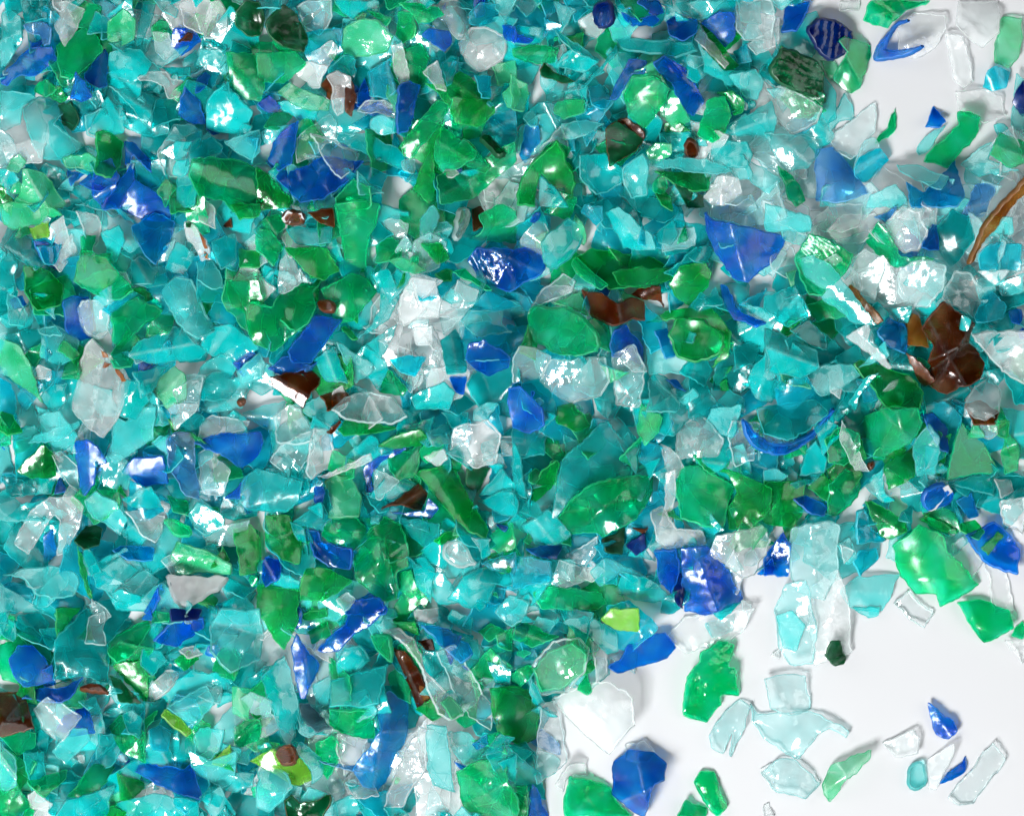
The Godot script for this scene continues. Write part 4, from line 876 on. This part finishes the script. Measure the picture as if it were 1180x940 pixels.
	["C", "b85,t", "clear flake below the blue arched flake", [705, 409, 728, 396, 743, 424, 738, 470, 710, 467]],
	["G", "D,t", "round olive green cup bottom right of the blue arched flake", [769, 386, 779, 365, 810, 368, 835, 388, 830, 409, 799, 419, 779, 411]],
	["c", "D,t", "frosted clear bowl resting on a green folded flake at the right", [1018, 258, 1038, 238, 1059, 245, 1069, 268, 1059, 289, 1041, 292, 1031, 284]],
	["a", "B45", "large curled pale aqua sliver on top of the crinkled glossy green threaded piece", [916, 299, 936, 294, 957, 306, 987, 345, 1010, 375, 982, 373, 936, 335]],
	["C", "d,t", "round clear teal-tinted disc above the large brown piece", [1033, 337, 1034, 314, 1049, 301, 1069, 300, 1089, 306, 1087, 332, 1069, 355, 1043, 352]],
	["C", "B-55,t", "smoky clear half-pipe flake above right of the large brown piece", [1087, 332, 1100, 312, 1117, 314, 1133, 335, 1125, 373, 1110, 360, 1084, 345]],
	["c", "f45", "folded frosted clear sliver below left of the azure disc", [974, 388, 1000, 373, 1008, 396, 1028, 424, 1023, 426, 995, 404]],
	["c", "D,t", "large frosted clear flake at the right edge beside the brown piece", [1117, 386, 1135, 381, 1180, 381, 1186, 414, 1180, 444, 1156, 429, 1138, 409]],
	["C", "D", "cupped clear flake below left of the large frosted clear flake", [1112, 460, 1125, 444, 1143, 434, 1154, 452, 1151, 475, 1135, 485, 1110, 480]],
	["a", "b-40,t", "large clear flake with two white gleams in the left of the heap", [123, 524, 133, 480, 146, 485, 153, 468, 180, 468, 177, 506, 153, 521, 133, 535]],
	["p", "w", "ragged pale blue upright strip between two blue flakes", [191, 506, 202, 497, 225, 498, 225, 516, 230, 575, 214, 572, 194, 539]],
	["C", "f-60", "folded clear flake below right of the ragged pale blue upright strip", [225, 524, 240, 515, 266, 542, 258, 570, 235, 570]],
	["b", "B-25,t", "glossy blue curled flake with a bright sheen in the left half", [221, 510, 245, 501, 300, 496, 304, 508, 300, 521, 278, 542, 258, 526]],
	["c", "k", "tiny chunky frosted clear triangle above left of the small green bean-shaped flake", [183, 575, 199, 582, 191, 593]],
	["g", "d,k", "small green bean-shaped flake above the pale green crumpled roll", [185, 600, 197, 595, 222, 608, 222, 618, 204, 621]],
	["t", "w,t", "crumpled aqua flake right of the small green bean-shaped flake", [217, 593, 227, 577, 258, 593, 260, 608, 237, 619, 222, 608]],
	["m", "w,r10,t", "pale green crumpled roll above the opaque white wedge", [195, 644, 204, 623, 240, 634, 268, 649, 266, 662, 235, 659, 204, 662]],
	["C", "D,t", "cupped clear flake below the large dark brown flake", [314, 478, 333, 465, 346, 470, 361, 496, 361, 508, 344, 514, 318, 511]],
	["c", "B-25", "small curled frosted clear sliver above the pale green squared flake", [364, 549, 384, 542, 428, 521, 430, 531, 400, 542, 377, 552]],
	["r", "b-50", "tiny brown sliver below left of the smoky clear domed flake", [375, 498, 392, 484, 393, 488, 383, 501]],
	["G", "B-15", "curled dark green sliver above right of the thin blue curved rim", [434, 514, 453, 501, 484, 493, 494, 503, 484, 514, 453, 517]],
	["r", "f-30,t", "dark brown triangle in the middle of the heap", [438, 586, 461, 572, 483, 556, 493, 570, 485, 589, 461, 582]],
	["G", "B55,t", "long glossy green curved flake right of the dark brown triangle", [479, 544, 515, 534, 527, 544, 540, 572, 563, 608, 561, 622, 540, 613, 507, 580]],
	["b", "w,t", "crumpled blue flake in the lower left of the middle", [350, 608, 369, 611, 372, 623, 407, 631, 405, 656, 379, 654, 361, 641]],
	["g", "f75,w,t", "large green crumpled flake with a pale crease below the middle", [407, 641, 420, 616, 443, 594, 461, 603, 471, 628, 471, 654, 458, 659, 458, 690, 443, 695, 410, 669]],
	["c", "k", "white glassy knob-like chunk right of the large green crumpled flake", [508, 641, 512, 623, 532, 621, 552, 651, 525, 655]],
	["g", "w,D,t", "large glossy green crumpled flake below the teal blade", [636, 605, 656, 575, 687, 554, 728, 547, 753, 549, 753, 567, 733, 598, 695, 619, 687, 613, 656, 616]],
	["g", "b80,t", "smooth green kidney-shaped flake right of the large glossy green crumpled flake", [778, 559, 784, 539, 804, 535, 827, 549, 848, 559, 838, 585, 835, 608, 812, 608, 784, 598]],
	["c", "f100", "folded frosted clear sliver left of the smooth green kidney-shaped flake", [766, 544, 779, 539, 776, 598, 769, 608, 759, 605, 766, 580]],
	["c", "B10,t", "curled frosted clear flake below left of the smooth green kidney-shaped flake", [748, 590, 764, 582, 779, 608, 810, 611, 815, 628, 769, 632, 756, 623]],
	["b", "f70,t", "large cobalt blue folded flake at the lower edge of the heap", [784, 631, 815, 628, 833, 649, 858, 690, 835, 702, 815, 710, 789, 705]],
	["c", "f70,t", "white clear shell right above the large cobalt folded flake", [816, 639, 825, 616, 879, 605, 889, 623, 871, 662, 856, 667, 835, 649]],
	["g", "w,B-50,t", "crinkled green flake with white glints at the right of the heap", [995, 480, 1018, 470, 1056, 470, 1063, 488, 1049, 511, 1023, 524, 1003, 529, 995, 503]],
	["a", "d", "pale aqua flake below right of the crinkled green flake", [1051, 511, 1069, 488, 1082, 503, 1077, 547, 1056, 549]],
	["b", "k", "chunky blue piece with a torn white edge at the right", [1061, 565, 1082, 553, 1100, 567, 1097, 580, 1069, 590, 1060, 580]],
	["G", "d", "small dark green flake on top of the cobalt blue bowl", [1105, 603, 1125, 598, 1135, 613, 1128, 623, 1107, 613]],
	["G", "b-45", "small dark green flake above right of the big bright green folded slab", [1130, 631, 1151, 611, 1158, 618, 1140, 641]],
	["G", "f35,t", "dark green pointed folded flake above the big green slab", [996, 577, 1005, 577, 1046, 603, 1046, 613, 1028, 622, 1015, 618]],
	["C", "p", "small clear flake on top of the dark teal see-through flake", [98, 741, 102, 710, 120, 704, 123, 743]],
	["g", "B-45,t", "green leaf-shaped flake right of the dark teal see-through flake", [123, 751, 128, 733, 171, 714, 174, 723, 153, 756, 135, 764]],
	["b", "b15,t", "long flat blue piece near the bottom edge, lower left", [142, 881, 151, 874, 212, 886, 220, 879, 234, 914, 232, 921, 204, 914, 163, 894]],
	["b", "B-40,t", "long torn blue strip slanting up to the right, lower middle", [364, 749, 379, 733, 397, 720, 407, 690, 438, 687, 446, 700, 433, 715, 397, 743, 392, 750, 372, 752]],
	["q", "f100,w", "twisted see-through blue sheet near the bottom middle", [405, 886, 438, 840, 435, 810, 448, 794, 471, 810, 469, 848, 446, 899, 435, 912, 418, 907]],
	["c", "w,b50,t", "crumpled white sheet draped over the brown tapering flake", [438, 726, 458, 722, 479, 736, 492, 774, 515, 797, 535, 823, 517, 830, 504, 820, 484, 766, 461, 738]],
	["q", "p", "tiny azure flake below left of the dark green round bowl", [543, 856, 561, 843, 563, 856, 550, 863]],
	["t", "b40", "small aqua flake below the dark green round bowl", [573, 876, 595, 866, 595, 902, 586, 897]],
	["r", "k", "dark brown ring-like nugget on the lime green disc", [317, 866, 323, 858, 340, 856, 346, 876, 333, 883, 322, 879]],
	["K", "d,e", "olive green flake with a brown rim at the bottom edge", [327, 922, 336, 914, 346, 925, 382, 913, 383, 922, 372, 943, 331, 943]],
	["c", "b-20,t", "large clear flake at the lower edge of the heap below the cobalt folded flake", [769, 733, 789, 710, 810, 708, 871, 700, 858, 728, 820, 746, 789, 754]],
	["C", "D,t", "round clear cup lying over a green round flake", [610, 769, 636, 738, 667, 733, 679, 746, 674, 774, 654, 797, 623, 802]],
	["b", "k", "blue smile-shaped arc at the right of the middle", [853, 481, 860, 484, 872, 500, 890, 511, 910, 510, 935, 497, 960, 468, 962, 472, 950, 492, 935, 508, 912, 522, 893, 526, 870, 518, 857, 503]],
	["c", "w", "frosted white T-shaped scrap lying on brown plastic", [375, 88, 389, 82, 405, 89, 405, 102, 398, 100, 397, 130, 388, 135, 381, 120, 383, 102]],
	["g", "d,t", "round green flake with a pale rim in front of blue ribbed plastic", [718, 110, 728, 89, 753, 88, 771, 102, 766, 120, 753, 138, 743, 149, 725, 135]],
	["r", "k", "small dark brown nugget in the upper right of the heap", [789, 160, 799, 158, 807, 169, 804, 183, 788, 179]],
	["g", "f60", "folded bright green flake overlapping the navy cap chunk", [966, 47, 973, 41, 1004, 51, 1005, 64, 996, 89, 992, 102, 982, 107, 969, 100, 960, 88, 977, 61]],
	["C", "D,t", "round clear cap with a white rim, lying on a dark blue disc", [86, 360, 94, 346, 115, 345, 128, 358, 126, 383, 115, 392, 100, 386]],
	["c", "f100,t", "white tent-shaped flake with brown glue stains near the left edge", [98, 398, 107, 389, 133, 414, 152, 439, 143, 465, 138, 480, 120, 506, 102, 493, 82, 472, 84, 455]],
	["C", "b80", "clear flake above the big V-shaped green flake", [319, 342, 322, 301, 329, 292, 340, 301, 350, 324, 333, 337]],
	["r", "f80,t", "brown butterfly-shaped flake in the middle of the heap", [669, 333, 692, 337, 710, 350, 728, 342, 743, 347, 744, 370, 728, 368, 707, 377, 679, 365]],
	["C", "f60", "small folded clear flake on top of the blue arched flake", [713, 414, 730, 395, 746, 429, 728, 429]],
	["C", "t,d", "thick clear rounded rectangle with a white rim in the middle of the heap", [621, 439, 633, 414, 697, 411, 704, 439, 692, 457, 659, 465, 639, 455]],
	["y", "f-60", "folded cyan flake below right of the smoky clear half-pipe flake", [1121, 365, 1138, 332, 1161, 352, 1156, 368, 1125, 373]],
	["q", "d,t", "azure disc left of the large brown piece", [1008, 383, 1023, 365, 1043, 373, 1051, 388, 1043, 409, 1023, 401]],
	["c", "t", "white horseshoe-shaped flake near the left edge", [14, 626, 33, 590, 56, 572, 84, 571, 97, 582, 94, 603, 79, 636, 65, 641, 69, 600, 63, 593, 46, 618, 33, 639]],
	["w", "k", "opaque white wedge with a shaded hollow painted grey in the left half", [190, 660, 212, 663, 267, 664, 255, 679, 227, 695, 212, 701, 199, 690]],
	["a", "t,d", "clear bean-shaped flake with a white rim near the left edge", [5, 662, 28, 654, 61, 651, 87, 659, 93, 672, 84, 687, 61, 690, 41, 685, 28, 667]],
	["c", "w,t", "crumpled bright white flake in the middle of the heap", [517, 524, 522, 493, 561, 483, 578, 501, 573, 534, 546, 540, 532, 529]],
	["m", "b95,t", "pale green squared flake with a white streak left of the middle", [374, 554, 384, 547, 405, 549, 418, 575, 415, 595, 392, 598, 377, 596]],
	["b", "t", "small dark blue six-sided chip on green plastic", [913, 575, 929, 570, 954, 582, 951, 595, 934, 593]],
	["C", "f50,t", "clear diamond with a white rim near the lower left", [38, 817, 54, 802, 74, 810, 96, 825, 71, 856, 49, 843]],
	["l", "b40,t", "lime green bar in the lower left", [185, 825, 190, 816, 225, 843, 214, 849]],
	["a", "d,t", "pale aqua flake below right of the lime green bar", [222, 848, 230, 838, 260, 840, 255, 863, 243, 876, 225, 871]],
	["m", "p", "small pale green flake on top of the crumpled white sheet", [507, 807, 520, 800, 535, 820, 520, 828]],
	["q", "B35,t", "teal-blue rolled tube above the crumpled white sheet", [484, 720, 515, 723, 543, 743, 546, 754, 532, 764, 507, 743]],
	["K", "w", "small blackish green torn scrap at the foot of the tall pale sheet", [950, 756, 957, 738, 968, 737, 972, 751, 976, 755, 974, 766, 962, 768]],
]

const MARKS := {
	"white tent-shaped flake with brown glue stains near the left edge": [["glue_stain", "u", [116.9, 404.0, 122.6, 405.6, 127.1, 412.4, 119.5, 411.7], 0.8], ["glue_stain", "u", [118.0, 423.9, 122.0, 417.6, 130.2, 419.3, 126.4, 421.9, 122.0, 425.2], 0.8], ["glue_stain", "u", [132.8, 423.4, 139.9, 427.8, 147.1, 439.3, 140.9, 439.8, 135.8, 431.6], 0.8]],
	"crusted grey-white strip with brown print right of the green trapezoid flake": [["brown_print", "u", [229.8, 268.2, 237.4, 277.1, 239.5, 286.1, 236.2, 287.3, 232.9, 278.4], 0.7], ["brown_print", "u", [235.4, 289.1, 241.5, 294.2, 240.5, 299.3, 235.9, 297.8], 0.7], ["dark_crust", "K", [214.0, 256.4, 220.9, 257.5, 220.1, 263.6, 215.0, 262.1], 1.2]],
	"chunky blue piece with a torn white edge at the right": [["torn_edge", "w", [1084.3, 561.5, 1091.9, 557.4, 1097.5, 565.9, 1087.3, 575.3, 1077.1, 588.1, 1069.4, 590.1, 1081.2, 578.9, 1089.9, 569.7], 1.6]],
	"dark brown tapering flake with an amber tip, lower middle": [["amber_tip", "o", [482.7, 788.1, 489.0, 789.9, 496.7, 804.2, 487.0, 807.2], 0.8]],
	"brown nugget with a pale crust right of the large green cup flake": [["pale_crust", "w", [324.4, 251.9, 332.0, 243.2, 338.4, 245.7, 331.3, 256.4, 327.2, 257.0], 1.0], ["pale_crust", "w", [342.2, 246.5, 349.1, 245.2, 351.7, 254.1, 347.3, 252.9], 1.0]],
	"opaque white wedge with a shaded hollow painted grey in the left half": [["painted_shade", "S", [197.1, 669.3, 214.5, 672.3, 215.7, 685.1, 208.1, 688.4, 201.7, 682.0], 0.8]],  # hollow of the wedge: its shade painted on in grey
	"dark brown flake cut by the left edge": [["green_speck", "g", [26.8, 822.6, 30.1, 825.1, 29.4, 831.5, 26.6, 830.7], 0.8]],
}

# where the heap lies thick; the white of the table shows beyond it
const HEAP := [-40, -40, 900, -40, 915, 70, 950, 170, 1000, 230, 1055, 260, 1130, 250, 1210, 260, 1210, 590, 1150, 600, 1030, 640, 985, 600, 900, 610, 870, 680, 800, 700, 730, 700, 690, 760, 630, 790, 615, 850, 600, 980, -40, 980]
const DRIFT := [810, 140, 890, 125, 940, 160, 990, 195, 1060, 215, 1140, 200, 1165, 120, 1215, 90, 1215, 330, 1000, 340, 810, 280]
const BARE := [[482, 385, 46.0], [578, 216, 20.0], [52, 930, 14.0], [400, 880, 34.0], [510, 890, 40.0], [10, 165, 22.0], [1035, 195, 22.0], [1020, 330, 14.0], [365, 760, 16.0]]

func _ready() -> void:
	var cam := Camera3D.new()
	cam.name = "camera"
	add_child(cam)
	cam.position = Vector3(0, 1.9, 0)
	cam.rotation_degrees = Vector3(-90, 0, 0)
	cam.fov = rad_to_deg(2.0 * atan(470.0 * S / 1.896))
	cam.near = 0.05
	cam.far = 20.0
	var we := WorldEnvironment.new()
	var env := Environment.new()
	env.background_mode = Environment.BG_COLOR
	env.background_color = Color.BLACK
	env.tonemap_mode = Environment.TONE_MAPPER_LINEAR
	env.tonemap_exposure = 0.99
	env.sdfgi_enabled = true
	env.ssao_enabled = true
	env.ssil_enabled = true
	we.environment = env
	add_child(we)
	lamp("key_light", Vector3(-0.5, 1.0, 0.8), 0.42, 3.5)
	lamp("fill_light", Vector3(-1.2, 1.0, -0.7), 1.0, 0.82)
	lamp("side_fill_light", Vector3(1.3, 1.0, 0.1), 1.0, 0.82)
	wob.seed = 3
	wob.frequency = 0.01
	scuff.seed = 9
	scuff.frequency = 0.06
	scuff.fractal_octaves = 4
	rng.seed = 5
	heap.resize(GW * GH)
	scratches = scratched()
	table()
	crumbs(2600, 20.0, 42.0, "tttTTTTTyyyag", 1.5, 0.0)
	crumbs(3000, 15.0, 32.0, "tttttttaaaaiiccCCgggggTTTGGyymmb", 5.0, 0.12)
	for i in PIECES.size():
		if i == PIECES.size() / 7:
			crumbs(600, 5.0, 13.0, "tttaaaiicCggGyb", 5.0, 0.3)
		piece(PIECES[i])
	pour()

func lamp(called: String, at: Vector3, size: float, e: float) -> void:
	var l := AreaLight3D.new()
	l.name = called
	l.area_size = Vector2(size, size)
	l.light_energy = e
	l.area_range = 8.0
	l.shadow_enabled = true
	add_child(l)
	l.look_at_from_position(at, Vector3.ZERO, Vector3(0, 0, -1))

func table() -> void:
	var o := MeshInstance3D.new()
	var pm := BoxMesh.new()
	pm.size = Vector3(1.6, 0.02, 1.6)
	o.mesh = pm
	o.position.y = -0.01
	var m := StandardMaterial3D.new()
	m.resource_name = "white_table"
	m.albedo_color = col(Vector3(0.545, 0.556, 0.57))
	m.roughness = 0.6
	o.material_override = m
	o.name = "table_top"
	o.set_meta("kind", "structure")
	o.set_meta("label", "plain white table top under the heap of plastic flakes")
	add_child(o)

func shape_of(style: String) -> Dictionary:
	var sh := {"thick": rng.randf_range(1.8, 2.8), "seed": rng.randf() * 900.0, "crumple": rng.randf_range(0.3, 1.1), "white": rng.randf_range(0.0, 0.07), "fold": [], "wear_glow": rng.randf_range(0.4, 1.15), "lean": Vector2.from_angle(rng.randf() * TAU) * rng.randf_range(0.03, 0.26)}
	sh.rise = {}
	for f in style.split(","):
		var a := deg_to_rad(float(f.substr(1))) if f.length() > 1 else 0.0
		match f[0]:
			"b": sh.rise.bend = [a, 0.32]
			"B": sh.rise.bend = [a, 0.85]
			"d": sh.rise.dome = 0.35
			"D": sh.rise.dome = 0.75
			"f": sh.fold.append([a, rng.randf_range(-2.0, 2.0), rng.randf_range(0.4, 0.6)])
			"v": sh.fold.append([a, 0.0, -0.45])
			"r": sh.ridge = [a, rng.randf_range(9.0, 12.0), 0.5]
			"w":
				sh.crumple = rng.randf_range(0.6, 1.4)
				for j in 4:
					sh.fold.append([rng.randf() * PI, rng.randf_range(-16.0, 16.0), rng.randf_range(-0.45, 0.45)])
			"t": sh.thick = rng.randf_range(3.0, 4.2)
			"k":
				sh.thick = rng.randf_range(8.0, 10.0)
				sh.cut = 4.0
			"n": sh.thick = 1.4
			"e": sh.edge = TINT.r
	if not style.contains("k"):
		sh.crumple += 0.3
	if sh.fold.is_empty() and rng.randf() < 0.6:  # hardly any scrap is without a slight kink
		sh.fold.append([rng.randf() * PI, rng.randf_range(-12.0, 12.0), rng.randf_range(-0.25, 0.25)])
	return sh

func grown(sh: Dictionary, poly: PackedVector2Array) -> void:
	var lo := poly[0]
	var hi := poly[0]
	for p in poly:
		lo = lo.min(p)
		hi = hi.max(p)
	var r := maxf((hi - lo).length() * 0.5, 4.0)
	# a long narrow piece rolls only across its width
	var half := maxf(minf(hi.x - lo.x, hi.y - lo.y) * 0.5, 3.0)
	if sh.rise.has("bend"):
		sh.bend = [sh.rise.bend[0], sh.rise.bend[1] * lerpf(r, half, 0.3)]
	if sh.rise.has("dome"):
		sh.dome = sh.rise.dome * lerpf(r, half, 0.3) * (1.0 if rng.randf() < 0.65 else -1.0)

func piece(d: Array) -> void:
	var code: String = d[0]
	var poly := PackedVector2Array()
	for i in range(0, d[3].size(), 2):
		poly.append(Vector2(d[3][i], d[3][i + 1]))
	var sh := shape_of(d[1])
	if code in "cCi":
		sh.crumple += 1.4
	grown(sh, poly)
	sh.tint = TINT[code] * rng.randf_range(0.85, 1.08)
	settle(poly, sh, 0.86)
	var parts := build(poly, sh, code)
	var am := ArrayMesh.new()
	am.add_surface_from_arrays(Mesh.PRIMITIVE_TRIANGLES, parts[0])
	am.add_surface_from_arrays(Mesh.PRIMITIVE_TRIANGLES, parts[1])
	am.surface_set_material(0, plastic(code, rng.randi() % 3))
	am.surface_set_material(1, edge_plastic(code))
	var o := MeshInstance3D.new()
	o.mesh = am
	o.name = numbered(NAME[code])
	o.position = Vector3((sh.c.x - 590.0) * S, sh.lift * S, (sh.c.y - 470.0) * S)
	o.set_meta("label", d[2])
	o.set_meta("category", "plastic flake")
	o.set_meta("group", GROUP[code])
	add_child(o)
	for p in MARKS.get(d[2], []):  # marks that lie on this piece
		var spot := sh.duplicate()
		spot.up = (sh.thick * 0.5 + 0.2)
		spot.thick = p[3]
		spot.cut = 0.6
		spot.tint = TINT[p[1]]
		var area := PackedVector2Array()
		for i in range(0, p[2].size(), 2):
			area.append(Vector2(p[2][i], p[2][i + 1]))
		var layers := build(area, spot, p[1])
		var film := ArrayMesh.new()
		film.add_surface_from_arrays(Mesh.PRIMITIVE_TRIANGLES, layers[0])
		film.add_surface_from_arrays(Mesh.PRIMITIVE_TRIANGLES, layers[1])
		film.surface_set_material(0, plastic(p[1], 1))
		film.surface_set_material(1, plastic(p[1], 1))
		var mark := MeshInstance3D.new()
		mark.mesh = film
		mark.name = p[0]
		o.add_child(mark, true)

# the small stuff between and beneath, past counting
var poured := {}

func crumbs(count: int, r0: float, r1: float, kinds: String, low: float, heaped: float) -> void:
	var rim := PackedVector2Array()
	for i in range(0, HEAP.size(), 2):
		rim.append(Vector2(HEAP[i], HEAP[i + 1]))
	var drift := PackedVector2Array()
	for i in range(0, DRIFT.size(), 2):
		drift.append(Vector2(DRIFT[i], DRIFT[i + 1]))
	var pale := "cccCCCCiiiiiaaatp"
	for i in count:
		var at := Vector2(rng.randf_range(-35, 1205), rng.randf_range(-35, 975))
		var r := rng.randf_range(r0, r1)
		var code := kinds[rng.randi() % kinds.length()]
		var k := rng.randi_range(3, 6)
		var a0 := rng.randf() * TAU
		var squeeze := rng.randf_range(0.45, 1.0)
		var turn := rng.randf() * PI
		var poly := PackedVector2Array()
		for j in k:
			var p := Vector2.from_angle(a0 + TAU * (j + rng.randf_range(-0.3, 0.3)) / k) * r * rng.randf_range(0.75, 1.2)
			p.y *= squeeze
			poly.append(at + p.rotated(turn))
		var sh := shape_of(["b%d" % rng.randi_range(0, 180), "B%d" % rng.randi_range(0, 180), "D", "f%d" % rng.randi_range(0, 180), "w", "w"][rng.randi() % 6])
		sh.lean *= 1.7
		if Geometry2D.is_point_in_polygon(at, drift):
			code = pale[rng.randi() % pale.length()]
		elif not Geometry2D.is_point_in_polygon(at + Vector2(wob.get_noise_2d(at.x * 2.0, at.y * 2.0), wob.get_noise_2d(at.y * 2.0, at.x * 2.0 + 90.0)) * 70.0, rim):
			continue
		var bare := false
		for b in BARE:
			if at.distance_to(Vector2(b[0], b[1])) < b[2] + r * 0.5:
				code = "ccCCi"[rng.randi() % 5]
				bare = at.distance_to(Vector2(b[0], b[1])) < b[2] * 0.3
		var here := heap[clampi(int((at.y - GY0) / CELL), 0, GH - 1) * GW + clampi(int((at.x - GX0) / CELL), 0, GW - 1)]
		if bare or here > low and rng.randf() > heaped:  # scraps come to rest where it is low
			continue
		grown(sh, poly)
		sh.tint = TINT[code] * rng.randf_range(0.85, 1.12)
		settle(poly, sh, 0.86)
		var parts := build(poly, sh, code)
		if not poured.has(code):
			poured[code] = [SurfaceTool.new(), SurfaceTool.new()]
			poured[code][0].begin(Mesh.PRIMITIVE_TRIANGLES)
			poured[code][1].begin(Mesh.PRIMITIVE_TRIANGLES)
		var place := Transform3D(Basis(), Vector3((sh.c.x - 590.0) * S, sh.lift * S, (sh.c.y - 470.0) * S))
		for j in 2:
			var am := ArrayMesh.new()
			am.add_surface_from_arrays(Mesh.PRIMITIVE_TRIANGLES, parts[j])
			poured[code][j].append_from(am, 0, place)

func pour() -> void:
	for code in poured:
		var am := ArrayMesh.new()
		poured[code][0].commit(am)
		poured[code][1].commit(am)
		am.surface_set_material(0, plastic(code, 1))
		am.surface_set_material(1, edge_plastic(code))
		var o := MeshInstance3D.new()
		o.mesh = am
		o.name = NAME[code].replace("_flake", "_litter")
		o.set_meta("kind", "stuff")
		o.set_meta("label", GROUP[code].replace("flakes of the heap", "scraps filling the heap between the larger flakes"))
		o.set_meta("category", "plastic scraps")
		add_child(o)
